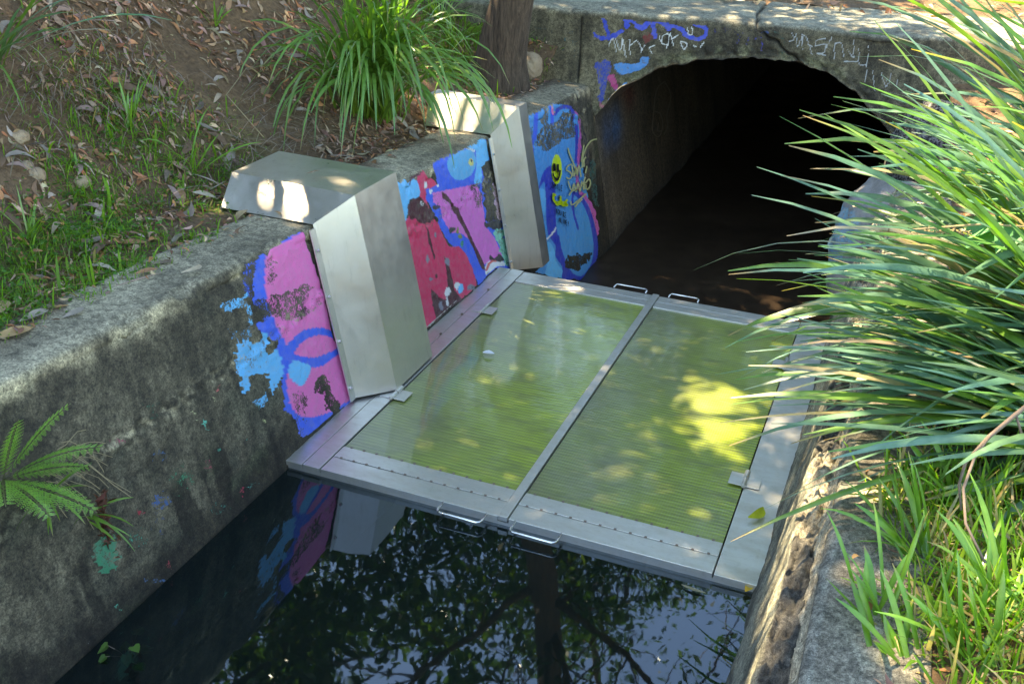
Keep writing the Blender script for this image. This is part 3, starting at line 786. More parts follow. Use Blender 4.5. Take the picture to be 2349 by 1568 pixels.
    ribbon([z3([(1100, 400), (1060, 440), (1045, 560), (1040, 640), (1070, 670), (1090, 620), (1080, 560), (1050, 545)]), z3([(1100, 400), (1130, 470), (1110, 560), (1115, 620), (1095, 660)]), z3([(1070, 600), (1065, 640), (1085, 640)])],
           2.2, 'lettering', m_plain('grey_faded_spray_paint', (.13, .12, .09), .8), root, lambda x, y: pin(x, y) - np.array((0, HY, 0)), 'faint pale outlined letters inside the tunnel')
    return root
headwall()

# ------------------------------------------------------------------ floor, beds and water
def flat(name, x0, x1, y0, y1, z, mat, nx=40, ny=120, amp=0.0, f=3, lab=None, kind='structure', seed=2, cols=None):
    xs = np.linspace(x0, x1, nx); ys = np.linspace(y0, y1, ny)
    X, Y = np.meshgrid(xs, ys, indexing='ij')
    Zv = z + (fbm(X, Y, f, 4, seed) - .5) * amp
    P = np.stack([X, Y, Zv], -1).reshape(-1, 3)
    me = mk_mesh(name, P, grid(nx, ny), mat, smooth=True, cols=cols)
    o = obj(name, me); tag(o, lab, None, None, kind)
    return o
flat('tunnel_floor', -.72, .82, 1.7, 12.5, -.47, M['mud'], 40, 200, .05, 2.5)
flat('channel_bed', -.80, .80, -7, 1.7, -.5, M['bed'], 30, 90, .1, 2)
flat('water', -.79, .80, -7, .12, -.03, M['water'], 4, 8)
o = flat('seepage_water', -.70, .80, 1.72, 9, -.489, M['water'], 4, 8)

# ------------------------------------------------------------------ right channel wall with its broken ledge
def right_wall():
    ys = np.concatenate([np.arange(-7, -1.6, .08), np.arange(-1.6, 2.3, .0075)])
    prof = []
    for t in np.linspace(0, 1, 60): prof.append((.775 + .11 * t if t > .5 else .80 + .06 * t * 1.0, -.55 + .97 * t, 0))
    prof = [(.80 + .20 * max(z, -.2) if z < .42 else .884, z, 0) for z in np.linspace(-.55, .415, 60)]
    prof += [(.887 + .055 * t, .42 + .03 * t, 1) for t in np.linspace(0, 1, 10)]
    prof += [(.942 + .016 * t, .455 + .10 * t, 2) for t in np.linspace(0, 1, 12)]
    prof += [(.958 + .022 * (1 - math.cos(a)), .555 + .024 * math.sin(a), 3) for a in np.linspace(0.2, math.pi / 2, 5)]
    prof += [(.982 + .2 * t, .579 + .012 * t, 4) for t in np.linspace(.02, 1, 22)]
    prof += [(1.186, .40, 4)]
    pr = np.array(prof)
    X = np.repeat(pr[:, 0][:, None], len(ys), 1); Zz = np.repeat(pr[:, 1][:, None], len(ys), 1); kd = np.repeat(pr[:, 2][:, None], len(ys), 1)
    Y = np.repeat(ys[None], len(pr), 0)
    x, y, z, k = X.ravel(), Y.ravel(), Zz.ravel(), kd.ravel()
    s = x * 1.3 + z
    n1 = fbm(y, s, 5, 5, 3); n2 = fbm(y, s, 22, 4, 8); n3 = fbm(y, s, 70, 3, 21)
    base = np.outer(.5 + 1.1 * n1 * n2 * 2, (.25, .235, .185))
    g1 = (k == 0)[:, None]
    fcol = np.outer(.5 + n1, (.20, .20, .145)) * (1 - .5 * ss(.5, .75, fbm(y, s, 14, 4, 4)))[:, None]
    base = np.where(g1, fcol, base)
    led = (k == 1)[:, None]
    sand = ss(.52, .62, fbm(y, s, 3.2, 3, 50))[:, None]
    lcol = np.outer(.4 + 1.2 * n2, (.085, .08, .065)) * (1 - sand) + sand * np.outer(.5 + n2, (.42, .36, .25))
    base = np.where(led, lcol, base)
    base = np.where((k == 2)[:, None], np.outer(.6 + .8 * n2, (.42, .37, .26)), base)
    tcol = np.outer(.35 + 1.3 * n1 * (.4 + n2), (.225, .20, .15))
    base = np.where((k == 4)[:, None], tcol, base)
    wet = (1 - ss(.0, .05, z))[:, None]
    base = base * (1 - .6 * wet)
    N = np.stack([np.where((k == 0) | (k == 2), -1, 0), 0 * k, np.where((k == 0) | (k == 2), 0, 1)], -1)
    disp = (n1 - .5) * .02 + (n2 - .5) * .006 + (n3 - .5) * .004
    disp = disp + (k == 1) * ((n2 - .5) * .05 + (fbm(y, s, 48, 4, 91) - .5) * .06)
    disp = disp + ((k == 2) | (k == 3)) * (fbm(y, s, 34, 4, 92) - .5) * .02
    disp = disp + (k == 2) * ((fbm(y, y * 0, 5, 4, 7) - .5) * .035 + (n2 - .5) * .01)
    disp = disp + (k == 0) * (ss(.36, .42, z) * (fbm(y, y * 0, 7, 4, 17) - .5) * .03)
    P = np.stack([x, y, z], -1) + N * disp[:, None]
    me = mk_mesh('channel_wall', P, grid(len(pr), len(ys)), M['conc'], cols=base, smooth=True)
    o = obj('channel_wall', me)
    tag(o, 'worn concrete drain wall on the right with a broken rubble ledge below its grey top', 'wall')
right_wall()

# ------------------------------------------------------------------ ground
def gz(x, y):
    x = np.asarray(x, float); y = np.asarray(y, float)
    yb = ss(3.0, 4.25, y)
    dl = np.maximum(-1.13 - x, 0)
    zl = ztop(y) - .012
    steep = .10 * dl + .62 * np.maximum(dl - .30 - .12 * np.sin(y * 1.7 + 1), 0)
    steep = np.where(dl > 4, .10 * dl + .62 * 3.7 + .12 * (dl - 4), steep)
    near = ss(2.1, 3.2, y)
    steep = steep * (1 - .45 * near)
    hl = zl + steep + (fbm(x, y, 2.2, 4, 61) - .5) * .16 * ss(0, .5, dl) + (fbm(x, y, 9, 3, 62) - .5) * .05 * ss(0, .25, dl)
    hl = hl * (1 - yb) + np.maximum(hl, 1.01 + .12 * dl) * yb
    dr = np.maximum(x - 1.13, 0)
    hr = .575 + .20 * np.minimum(dr, 1.2) + .04 * np.maximum(dr - 1.2, 0) + (fbm(x, y, 3, 4, 63) - .5) * .08 * ss(0, .3, dr)
    hr = hr * (1 - yb) + (1.02 + .02 * dr) * yb
    hm = 1.02 + .10 * np.maximum(y - 4.4, 0) + (fbm(x, y, 4, 3, 64) - .5) * .05
    hm = np.where(y < 4.2, np.where(x > 0, .59, zl), hm)
    h = np.where(x < -1.1, hl, np.where(x > 1.1, hr, hm))
    b = ss(4.3, 5.2, y)
    return h * (1 - b) + (np.maximum(hm, np.where(x < -1.1, hl, 0))) * b

def axis(lo, hi, f0, f1, st):
    a = list(np.arange(f0, f1 + 1e-6, st))
    s = st; v = f0; L = []
    while v > lo: s *= 1.25; v -= s; L.append(max(v, lo))
    s = st; v = a[-1]; R = []
    while v < hi: s *= 1.25; v += s; R.append(min(v, hi))
    return np.array(L[::-1] + a + R)
def ground(name, xs, ys, fn=None):
    X, Y = np.meshgrid(xs, ys, indexing='ij')
    Zv = gz(X, Y)
    x, y = X.ravel(), Y.ravel()
    n = fbm(x, y, 3, 4, 5)
    col = np.outer(.6 + .9 * n, (.19, .115, .062))
    red = ss(.5, .7, fbm(x, y, 2.2, 3, 15))[:, None]
    col = col * (1 - .5 * red) + .5 * red * np.array((.17, .115, .065))
    moss = (ss(.52, .64, fbm(x, y, 4, 3, 25)) * ss(-1.9, -1.5, x) * ss(-1.05, -1.2, x) * ss(1.3, .6, y))[:, None]
    col = col * (1 - .7 * moss) + .7 * moss * np.array((.09, .14, .02))
    me = mk_mesh(name, np.stack([x, y, Zv.ravel()], -1), grid(len(xs), len(ys)), M['soil'], cols=col, smooth=True)
    return tag(obj(name, me), None, None, None, 'structure')
ground('earth_bank', axis(-80, -1.13, -4.2, -1.13, .022), axis(-60, 100, -1.6, 5.2, .024))
ground('ground', axis(1.13, 80, 1.13, 2.6, .03), axis(-60, 100, -1.8, 5.2, .04))
ground('embankment', np.linspace(-1.13, 1.13, 60), axis(4.33, 100, 4.33, 7, .05))

def hit(x, y):
    """where the line of sight through a picture point meets the ground"""
    d = ray(x, y); t = .5; fine = False
    while t < 30:
        P = CAM + d * t
        inside = -1.13 < P[0] < 1.13 and P[1] < 4.33
        h = -9 if inside else float(gz(P[0], P[1]))
        if inside:
            if P[0] < -.9: h = float(ztop(P[1])) + .005
            elif P[0] > .96 and P[1] < 2.3: h = .585
            elif P[1] > HY: h = 1.01
        if P[2] < h:
            if fine: return P
            fine = True; t -= .08; continue
        t += .006 if fine else .08
    return CAM + d * 6

# ------------------------------------------------------------------ stainless downpipe covers on the left wall
def hood(y0, y1, y2, y3, depth, zt, xback, zbot, label, xb_front):
    root = empty('duct_cover', (-WW, (y0 + y3) / 2, 0), label, 'metal cover')
    ox, oy, oz = root.location
    # section corners: (distance from wall, y)
    def wx(z): return -WW - WB * z
    e = .012
    sec = [(e, y0), (depth, y1), (depth, y2), (e, y3)]
    rows = []
    topw = float(ztop(y0))
    # bottom, corner, back - outer points ride higher at the corner mitre
    bot = [(wx(zbot) + d, y, zbot) for d, y in sec]
    cor = []
    for d, y in sec:
        zc = (topw + .008) if d < .05 else zt
        cor.append((wx(zc) + d, y, zc))
    back = []
    for d, y in sec:
        zc = (topw + .010) if d < .05 else zt + .012
        back.append((xback - (0 if d < .05 else .03), y, zc))
    def quad(a, b, c, dd, nu, nv, name, w_=.0022):
        a, b, c, dd = map(lambda v: np.array(v, float) - (ox, oy, oz), (a, b, c, dd))
        P = []
        for i in range(nu):
            for j in range(nv):
                u, v = i / (nu - 1), j / (nv - 1)
                p = (a * (1 - u) + b * u) * (1 - v) + (dd * (1 - u) + c * u) * v
                P.append(p)
        P = np.array(P)
        nrm = np.cross(b - a, dd - a); nrm /= np.linalg.norm(nrm)
        wob = (fbm(P[:, 1] * 3 + P[:, 0] * 2, P[:, 2] * 3, 2.0, 2, 5) - .5) * .004
        ed = np.minimum.outer(np.minimum(np.arange(nu), np.arange(nu)[::-1]), np.minimum(np.arange(nv), np.arange(nv)[::-1])).ravel() if False else 1
        U = np.repeat(np.arange(nu) / (nu - 1), nv); Vv = np.tile(np.arange(nv) / (nv - 1), nu)
        m = (4 * U * (1 - U)) * (4 * Vv * (1 - Vv))
        P = P + nrm * (wob * m)[:, None]
        me = mk_mesh(name, P, grid(nu, nv), M['steel'], smooth=False)
        oo = obj(name, me, root)
        md = oo.modifiers.new('thickness', 'SOLIDIFY'); md.thickness = .0025; md.offset = 0
        return oo
    names = ['front_panel', 'outer_panel', 'rear_panel']
    for i in range(3):
        quad(bot[i], bot[i + 1], cor[i + 1], cor[i], 2, 2, names[i])
    tn = ['top_front_panel', 'top_panel', 'top_rear_panel']
    for i in range(3):
        quad(cor[i], cor[i + 1], back[i + 1], back[i], 2, 2, tn[i])
    # fixing flange along the wall
    mb = MB()
    f0 = [(wx(zbot) + e + .003, y0 - .032, zbot), (wx(zbot) + e + .003, y0 + .002, zbot), (cor[0][0] + .003, y0 + .002, cor[0][2] - .012), (cor[0][0] + .003, y0 - .032, cor[0][2] - .012)]
    V = [np.array(p) - (ox, oy, oz) for p in f0]; V += [v + np.array((.004, 0, 0)) for v in V]
    mb.add(V, [(0, 1, 2, 3), (4, 7, 6, 5), (0, 4, 5, 1), (1, 5, 6, 2), (2, 6, 7, 3), (3, 7, 4, 0)])
    mb.build('flange', M['plate'], root)
    mb = MB()
    for i, t in enumerate((.08, .36, .62, .88)):
        z = zbot + (topw - zbot) * t
        c = np.array((wx(z) + e + .008, y0 - .018, z)) - (ox, oy, oz)
        mb = MB(); mb.tube([c, c + (.006, 0, .001)], .0075, 8); mb.tube([c + (.006, 0, .001), c + (.009, 0, .001)], .004, 6)
        mb.build('screw', M['rod'], root, smooth=False)
    # back closing strip
    quad(back[1], back[2], (back[2][0], back[2][1], topw - .02), (back[1][0], back[1][1], topw - .02), 6, 6, 'end_panel')
    quad(back[0], back[1], (back[1][0], back[1][1], topw - .02), (back[0][0], back[0][1], topw - .02), 6, 6, 'end_panel')
    return root
hood(.45, .575, .885, 1.0, .128, .765, -1.31, .012, 'large stainless steel duct cover nearest the camera, folded over the graffiti wall', 0)
hood(2.03, 2.14, 2.24, 2.34, .135, .745, -1.26, -.06, 'slimmer stainless steel duct cover farther back beside the smiling face graffiti', 0)

# ------------------------------------------------------------------ the stainless screen over the drain
def screen():
    fr = empty('drain_screen', (0, .95, 0), 'flat stainless steel frame spanning the drain between both walls, with a narrow centre bar', 'drain frame')
    org = np.array((0, .95, 0))
    def plate(name, a, b, par, o_, mat='plate', tz=0.0):
        mb = MB(); mb.box(np.array((a[0], a[1], -.018 + tz)) - o_, np.array((b[0], b[1], 0.0 + tz)) - o_)
        return mb.build(name, M[mat], par, bevel=.0012)
    plate('side_plate', (-.815, 0), (-.737, 1.91), fr, org)
    plate('side_plate', (-.733, 0), (-.668, 1.91), fr, org, tz=.002)
    plate('side_plate', (.672, 0), (.81, 1.91), fr, org)
    plate('centre_bar', (-.0155, 0), (.0155, 1.91), fr, org, tz=.006)
    mb = MB(); mb.box(np.array((-.80, .004, -.036)) - org, np.array((.80, .010, -.0182)) - org); mb.build('edge_skirt', M['plate'], fr)
    mb = MB(); mb.box(np.array((-.79, 1.893, -.4)) - org, np.array((.79, 1.903, -.019)) - org); mb.build('edge_skirt', M['plate'], fr)
    # wall angle under hood
    mb = MB(); mb.box(np.array((-.822, .02, .0005)) - org, np.array((-.806, 1.9, .02)) - org); mb.build('wall_angle', M['plate'], fr)
    for yb in (1.1, 1.32, 1.62): 
        mb = MB(); mb.tube([np.array((-.737, yb, .001)) - org, np.array((-.737, yb, .007)) - org], .006, 8); mb.build('bolt', M['twig'], fr)
    for side, x0, x1, lab in ((-1, -.664, -.0185, 'left mesh panel of the drain screen, greyer with reflections of the steel cover'), (1, .0185, .668, 'right mesh panel of the drain screen, bright yellow green with algae')):
        cx = (x0 + x1) / 2
        o_ = np.array((cx, .95, 0))
        r = empty('mesh_lid', o_, lab, 'mesh panel')
        plate('edge_plate', (x0, .003), (x1, .0865), r, o_)
        plate('edge_plate', (x0, .0895), (x1, .158), r, o_, tz=.001)
        plate('edge_plate', (x0, 1.775), (x1, 1.838), r, o_, tz=.001)
        plate('edge_plate', (x0, 1.841), (x1, 1.905), r, o_)
        # mesh: slightly sagging sheet
        nx, ny = 40, 90
        xs = np.linspace(x0 + .001, x1 - .001, nx); ys = np.linspace(.159, 1.774, ny)
        X, Y = np.meshgrid(xs, ys, indexing='ij')
        sag = -.004 - .006 * (1 - ((X - cx) / (x1 - x0) * 2) ** 2) * np.sin((Y - .159) / 1.615 * math.pi) + (fbm(X, Y, 2.5, 3, 7) - .5) * .004
        me = mk_mesh('wire_mesh', np.stack([X - cx, Y - .95, sag], -1).reshape(-1, 3), grid(nx, ny), M['mesh'], smooth=True)
        obj('wire_mesh', me, r)
        # wire bars: the finest visible ribs, one part
        mb = MB()
        for yy in np.arange(.17, 1.77, .0125):
            mb.box(np.array((x0 + .002, yy - .0011, -.006)) - o_ + np.array((0, 0, 0)), np.array((x1 - .002, yy + .0011, -.0035)) - o_)
        # rivets
        n = 13
        mb2 = MB()
        for i in range(n):
            xx = x0 + .03 + (x1 - x0 - .06) * i / (n - 1)
            for yy in (.160, .0883):
                mb2.box(np.array((xx - .004, yy - .003, .001)) - o_, np.array((xx + .004, yy + .003, .0035)) - o_)
        tag(mb2.build('rivets', M['twig'], r), kind='stuff')
        # handles
        hx = (-.209, -.057) if side < 0 else (.042, .195)
        for yb, yo in ((.006, -.05), (1.902, 1.945)):
            hx2 = hx if yb < 1 else ((-.205, -.05) if side < 0 else (.062, .199))
            mb = MB()
            zz = -.004 if yb < 1 else .006
            k = 1 if yo > yb else -1
            pts = [(hx2[0], yb, zz), (hx2[0], yo - k * .012, zz), (hx2[0] + .004, yo - k * .004, zz), (hx2[0] + .013, yo, zz), (hx2[1] - .013, yo, zz), (hx2[1] - .004, yo - k * .004, zz), (hx2[1], yo - k * .012, zz), (hx2[1], yb, zz)]
            mb.tube([np.array(p) - o_ for p in pts], .0042, 10)
            mb.build('handle', M['rod'], r, smooth=True)
        # hinges
        for hy in ((.555, 1.408) if side < 0 else (.524, 1.44)):
            hxx = -.666 if side < 0 else .67
            L = .046
            mb = MB(); mb.box(np.array((hxx - .052, hy - L * .8, .0025)) - o_, np.array((hxx - .004, hy + L * .8, .006)) - o_)
            leafs = mb
            mb.box(np.array((hxx + .004, hy - L * .8, .0025)) - o_, np.array((hxx + .052, hy + L * .8, .006)) - o_)
            h = mb.build('hinge_plate', M['plate'], r, bevel=.001)
            mb = MB()
            c = np.array((hxx, hy, .011)) - o_
            mb.tube([c - (0, L, 0), c - (0, .003, 0)], .0078, 12); mb.tube([c + (0, .003, 0), c + (0, L, 0)], .0092, 12); mb.tube([c - (0, L + .006, 0), c + (0, L + .006, 0)], .0045, 8)
            mb.build('hinge_barrel', M['plate'], r, smooth=False)
screen()

# ------------------------------------------------------------------ blades, grasses, ferns
def blade_arrays(base, az, el, L, wd, droop, n=9, fold=.25, twist=0.0, c0=(.1, .2, .05), c1=(.1, .2, .05), tip=None, jit=0):
    """one strap leaf: returns V (3n x 3), faces, colours"""
    P = []; d = np.array((math.cos(az) * math.cos(el), math.sin(az) * math.cos(el), math.sin(el)))
    p = np.array(base, float); st = L / (n - 1)
    side0 = np.array((-math.sin(az), math.cos(az), 0))
    V = []; Cc = []
    for i in range(n):
        t = i / (n - 1)
        h = np.hypot(d[0], d[1]) + 1e-9
        nn = np.array((-d[2] * d[0] / h, -d[2] * d[1] / h, h))
        ang = twist * t
        sd = side0 * math.cos(ang) + nn * math.sin(ang)
        up = np.cross(d, sd) * -1
        w_ = wd * .5 * (min(1, .55 + t * 2.2)) * (1 if t < .72 else max(.12, max(0, 1 - (t - .72) / .28) ** .7))
        V += [p - sd * w_ + up * w_ * fold, p, p + sd * w_ + up * w_ * fold]
        c = np.array(c0) * (1 - t) + np.array(c1) * t
        if tip is not None and t > .93: c = np.array(tip)
        Cc += [c * .92, c * 1.08, c * .92]
        p = p + d * st
        d = d + np.array((side0[0] * jit, side0[1] * jit, -droop * (0.35 + 1.3 * t))) * st
        d /= np.linalg.norm(d)
    F = []
    for i in range(n - 1):
        a = i * 3
        F += [(a, a + 1, a + 4, a + 3), (a + 1, a + 2, a + 5, a + 4)]
    return np.array(V), np.array(F), np.array(Cc)

class Acc:
    def __init__(s): s.V = []; s.F = []; s.C = []; s.n = 0
    def add(s, V, F, Cc):
        s.V.append(V); s.F.append(F + s.n); s.C.append(Cc); s.n += len(V)
    def build(s, name, mat, parent=None, org=(0, 0, 0), smooth=True):
        V = np.concatenate(s.V) - np.array(org)
        me = mk_mesh(name, V, np.concatenate(s.F), mat, cols=np.concatenate(s.C), smooth=smooth)
        return obj(name, me, parent)

def tussock(name, base, n_parts, n_rest, az_fn, el_fn, L_fn, wd, droop_fn, label, cat, colf, spread=.08, tipc=(.30, .2, .08), n=9, extra=None):
    root = empty(name, base, label, cat)
    acc = Acc()
    rows = []
    for i in range(n_parts + n_rest):
        az = az_fn(); el = el_fn(); L = L_fn()
        b = np.array(base) + np.array((random.gauss(0, spread), random.gauss(0, spread), 0))
        rows.append((L, b, az, el))
    rows.sort(key=lambda r: -r[0])
    for i, (L, b, az, el) in enumerate(rows):
        c0, c1 = colf()
        V, F, Cc = blade_arrays(b, az, el, L, wd * random.uniform(.6, 1.15), droop_fn(), n, random.uniform(.1, .4), random.uniform(-.9, .9), c0, c1, tipc if random.random() < .3 else None, random.uniform(-.25, .25))
        if i < n_parts:
            me = mk_mesh('leaf', V - np.array(base), F, M['leaf'], cols=Cc, smooth=True)
            obj('leaf', me, root)
        else: acc.add(V, F, Cc)
    if n_rest:
        tag(acc.build('leaf_mass', M['leaf'], root, base), kind='stuff')
    return root

def jc(c, s=.18):
    k = random.uniform(1 - s, 1 + s)
    return np.array((c[0] * k * random.uniform(.85, 1.2), c[1] * k, c[2] * k * random.uniform(.8, 1.25)))
def col_lom():
    r = random.random()
    if r < .74: a, b = (.070, .145, .045), (.095, .225, .15)
    elif r < .965: a, b = (.10, .18, .02), (.12, .26, .05)
    else: a, b = (.26, .22, .11), (.32, .27, .15)
    return jc(a), jc(b)
def col_lom2():
    a, b = (.11, .20, .02), (.10, .24, .05)
    return jc(a, .25), jc(b, .25)
PI = math.pi
# big tussock on the right bank: main crown and a second crown lower down
tussock('mat_rush', (1.67, .45, float(gz(1.67, .45))), 215, 40, lambda: PI + random.gauss(.05, .50), lambda: random.uniform(.05, 1.0), lambda: random.uniform(.60, 1.14), .028,
        lambda: random.uniform(.35, 1.3), 'biggest mat rush tussock, its long strap leaves leaning out over the right wall', 'plant', col_lom, .11, n=10)
tussock('mat_rush', (1.60, .05, float(gz(1.60, .05))), 95, 40, lambda: PI + random.gauss(.1, .38), lambda: random.uniform(.03, .5), lambda: random.uniform(.5, .95), .023,
        lambda: random.uniform(.35, 1.1), 'lower mat rush tussock with blades lying flat across the end of the right coping', 'plant', col_lom, .10, n=9)
tussock('mat_rush', (1.90, .98, float(gz(1.90, .98))), 130, 60, lambda: PI + random.gauss(.05, .6), lambda: random.uniform(.45, 1.3), lambda: random.uniform(.85, 1.5), .033,
        lambda: random.uniform(.4, 1.1), 'taller mat rush tussock behind the first, beside the right end of the headwall', 'plant', col_lom, .12, n=9)
# left tussock draping over the wall between the two covers
hb_ = hit(850, 262)
tussock('mat_rush', tuple(hb_), 170, 90, lambda: random.gauss(-.85, .75), lambda: random.uniform(.85, 1.52), lambda: random.uniform(.5, 1.02), .018,
        lambda: random.uniform(2.6, 4.6), 'bright green mat rush tussock arching over the left wall between the two steel covers', 'plant', col_lom2, .07, n=11)
for (px_, py_, n_, L_, lab) in ((2025, 1420, 12, .20, 'broad-bladed grass tuft leaning over the right coping near the bottom'), (2110, 1290, 14, .24, 'tall bright grass tuft beside the right coping'),
                                (2070, 1530, 10, .18, 'grass tuft at the bottom edge beside the right coping'), (2200, 1180, 14, .24, 'grass tuft under the bare twig on the right'), (2290, 1400, 16, .26, 'tall grass tuft near the lower right corner'), (2230, 1500, 12, .2, 'low grass tuft in the straw at the lower right')):
    hb3 = hit(px_, py_)
    tussock('grass_tuft', tuple(hb3), n_, 0, lambda: random.gauss(2.6, 1.0), lambda: random.uniform(.5, 1.35), lambda: random.uniform(.5, 1.1) * L_, .0125,
            lambda: random.uniform(2.0, 6.0), lab, 'grass tuft', lambda: (jc((.13, .28, .03)), jc((.15, .36, .05))), .02, n=8)
hb2 = hit(-30, 160)
tussock('mat_rush', tuple(hb2), 26, 0, lambda: random.gauss(-.4, .5), lambda: random.uniform(.3, 1.4), lambda: random.uniform(.35, .75), .014,
        lambda: random.uniform(.8, 2.0), 'sparse dark green rush tuft at the far left edge of the bank', 'plant', col_lom, .03, n=9)
for (px_, py_, n_, L_, lab) in ((445, 400, 11, .26, 'small pale-based rush seedling on the bank above the first steel cover'), (296, 300, 14, .24, 'upright bright green grass tuft in the middle of the litter bank'),
                                (490, 60, 9, .14, 'tiny grass tuft high on the leaf litter'), (165, 390, 6, .10, 'lone small grass tuft on the bare earth cut'), (75, 560, 16, .17, 'grass tuft at the left edge of the herb patch'),
                                (1010, 60, 34, .28, 'bushy green tuft growing left of the tree trunk'), (1040, 110, 26, .2, 'lower green tuft between rush and tree trunk')):
    hb3 = hit(px_, py_)
    t_ = tussock('grass_tuft', tuple(hb3), n_, 0, lambda: random.uniform(-PI, PI), lambda: random.uniform(.6, 1.4), lambda: random.uniform(.6, 1.15) * L_, .0085,
                 lambda: random.uniform(2.0, 7.0), lab, 'grass tuft', lambda: (jc((.13, .26, .02)), jc((.12, .30, .03))), .012, n=8)

def blades(P0, az, el, L, wd, droop, n, twist, c0, c1):
    """many thin leaves at once"""
    m = len(P0); U = RNG.uniform
    d = np.stack([np.cos(az) * np.cos(el), np.sin(az) * np.cos(el), np.sin(el)], 1); p = P0.copy()
    sd0 = np.stack([-np.sin(az), np.cos(az), 0 * az], 1); st = (L / (n - 1))[:, None]
    V = []; Cc = []
    for i in range(n):
        t = i / (n - 1)
        h = np.hypot(d[:, 0], d[:, 1]) + 1e-9
        nn = np.stack([-d[:, 2] * d[:, 0] / h, -d[:, 2] * d[:, 1] / h, h], 1)
        a = (twist * t)[:, None]; sd = sd0 * np.cos(a) + nn * np.sin(a); up = -np.cross(d, sd)
        w_ = (wd * .5 * min(1, .55 + t * 2.2) * (1 if t < .7 else max(.1, max(0, 1 - (t - .7) / .3) ** .7)))[:, None]
        V += [p - sd * w_ + up * w_ * .25, p, p + sd * w_ + up * w_ * .25]
        c = c0 * (1 - t) + c1 * t; Cc += [c * .92, c * 1.08, c * .92]
        p = p + d * st; d = d + np.array((0, 0, -1.)) * (droop * (.35 + 1.3 * t))[:, None] * st
        d /= np.linalg.norm(d, axis=1)[:, None]
    V = np.stack(V, 1).reshape(-1, 3); Cc = np.stack(Cc, 1).reshape(-1, 3)
    f = []
    for i in range(n - 1): a = i * 3; f += [(a, a + 1, a + 4, a + 3), (a + 1, a + 2, a + 5, a + 4)]
    F = (np.array(f)[None] + (np.arange(m) * 3 * n)[:, None, None]).reshape(-1, 4)
    return V, F, Cc

def pick(pal, w_, m, s=.25):
    pal = np.array(pal); i = RNG.choice(len(pal), m, p=np.array(w_) / sum(w_))
    c = pal[i]                                        # m x 2 x 3
    k = RNG.uniform(1 - s, 1 + s, (m, 1, 1)) * RNG.uniform([.85, 1, .8], [1.2, 1.0001, 1.25], (m, 1, 3))
    c = c * k
    return c[:, 0], c[:, 1]

def grass_field(name, pts, hmin, hmax, wd, pal, n=4, lean=.5, droop=3.0, clump=0):
    P = np.array(pts); m = len(P)
    L = RNG.uniform(hmin, hmax, m)
    P[:, 2] -= .006
    c0, c1 = pick(pal[0], pal[1], m)
    V, F, Cc = blades(P, RNG.uniform(-PI, PI, m), RNG.uniform(PI / 2 - lean - .35, PI / 2 - .02, m), L, wd * RNG.uniform(.6, 1.4, m),
                      droop * RNG.uniform(.3, 1.6, m) / np.maximum(L, .05) * .18, n, RNG.uniform(-.8, .8, m), c0, c1)
    me = mk_mesh(name, V, F, M['grass'], cols=Cc, smooth=True)
    return tag(obj(name, me), kind='stuff')

def scat(n, x0, x1, y0, y1, dens=None):
    out = []; tot = 0
    while tot < n:
        x = RNG.uniform(x0, x1, 4 * n); y = RNG.uniform(y0, y1, 4 * n)
        z = gz(x, y)
        if dens is not None:
            k = RNG.random(4 * n) < dens(x, y, z); x, y, z = x[k], y[k], z[k]
        out.append(np.stack([x, y, z], 1)); tot += len(x)
    return np.concatenate(out)[:n]
gcol_r = ([((.14, .24, .03), (.16, .34, .04)), ((.09, .19, .05), (.10, .26, .07)), ((.42, .34, .17), (.46, .38, .2))], [.62, .12, .26])
gcol_l = ([((.12, .22, .02), (.15, .33, .035)), ((.25, .2, .1), (.3, .23, .12))], [.85, .15])
def dr(x, y, z=None):
    e = 1.09 + .04 * ss(-.7, .2, y) + .06 * np.sin(y * 5) + .05 * np.sin(y * 13 + 2)
    return ss(e - .02, e + .12, x) * (.25 + .75 * ss(.35, .6, fbm(x, y, 3.5, 3, 70)))
grass_field('long_grass', scat(9000, .99, 2.5, -1.9, .25, dr), .05, .16, .0062, gcol_r, 6, .9, 5)
grass_field('short_grass', scat(8000, .98, 2.2, -1.9, .6, dr), .02, .06, .004, gcol_r, 3, .8, 3)
def bump2(x, y, cx, cy, rx, ry): return np.exp(-((x - cx) / rx) ** 2 - ((y - cy) / ry) ** 2)
_gl = [(tuple(hit(330, 330)), .32, .30, .6), (tuple(hit(1040, 110)), .35, .55, 1.0), (tuple(hit(500, 385)), .16, .16, .5)]
def dl_(x, y, z=None):
    """grass patches on the left bank: one broad low patch near the wall, and three small ones"""
    a = ss(.30, .0, y + .25 * (x + 1.2)) * ss(-1.80, -1.50, x + .12 * np.sin(y * 7))
    r = a * (.25 + .75 * ss(.4, .6, fbm(x, y, 6, 3, 71)))
    for c, rx, ry, k_ in _gl: r = np.maximum(r, k_ * bump2(x, y, c[0], c[1], rx, ry))
    return r
grass_field('bank_grass', scat(21000, -3.2, -1.10, -1.6, 3.6, dl_), .015, .06, .0034, gcol_l, 5, 1.1, 7)
grass_field('bank_grass', scat(900, -3.0, -1.15, -1.6, 3.6, dl_), .06, .13, .0065, gcol_l, 7, 1.0, 9)

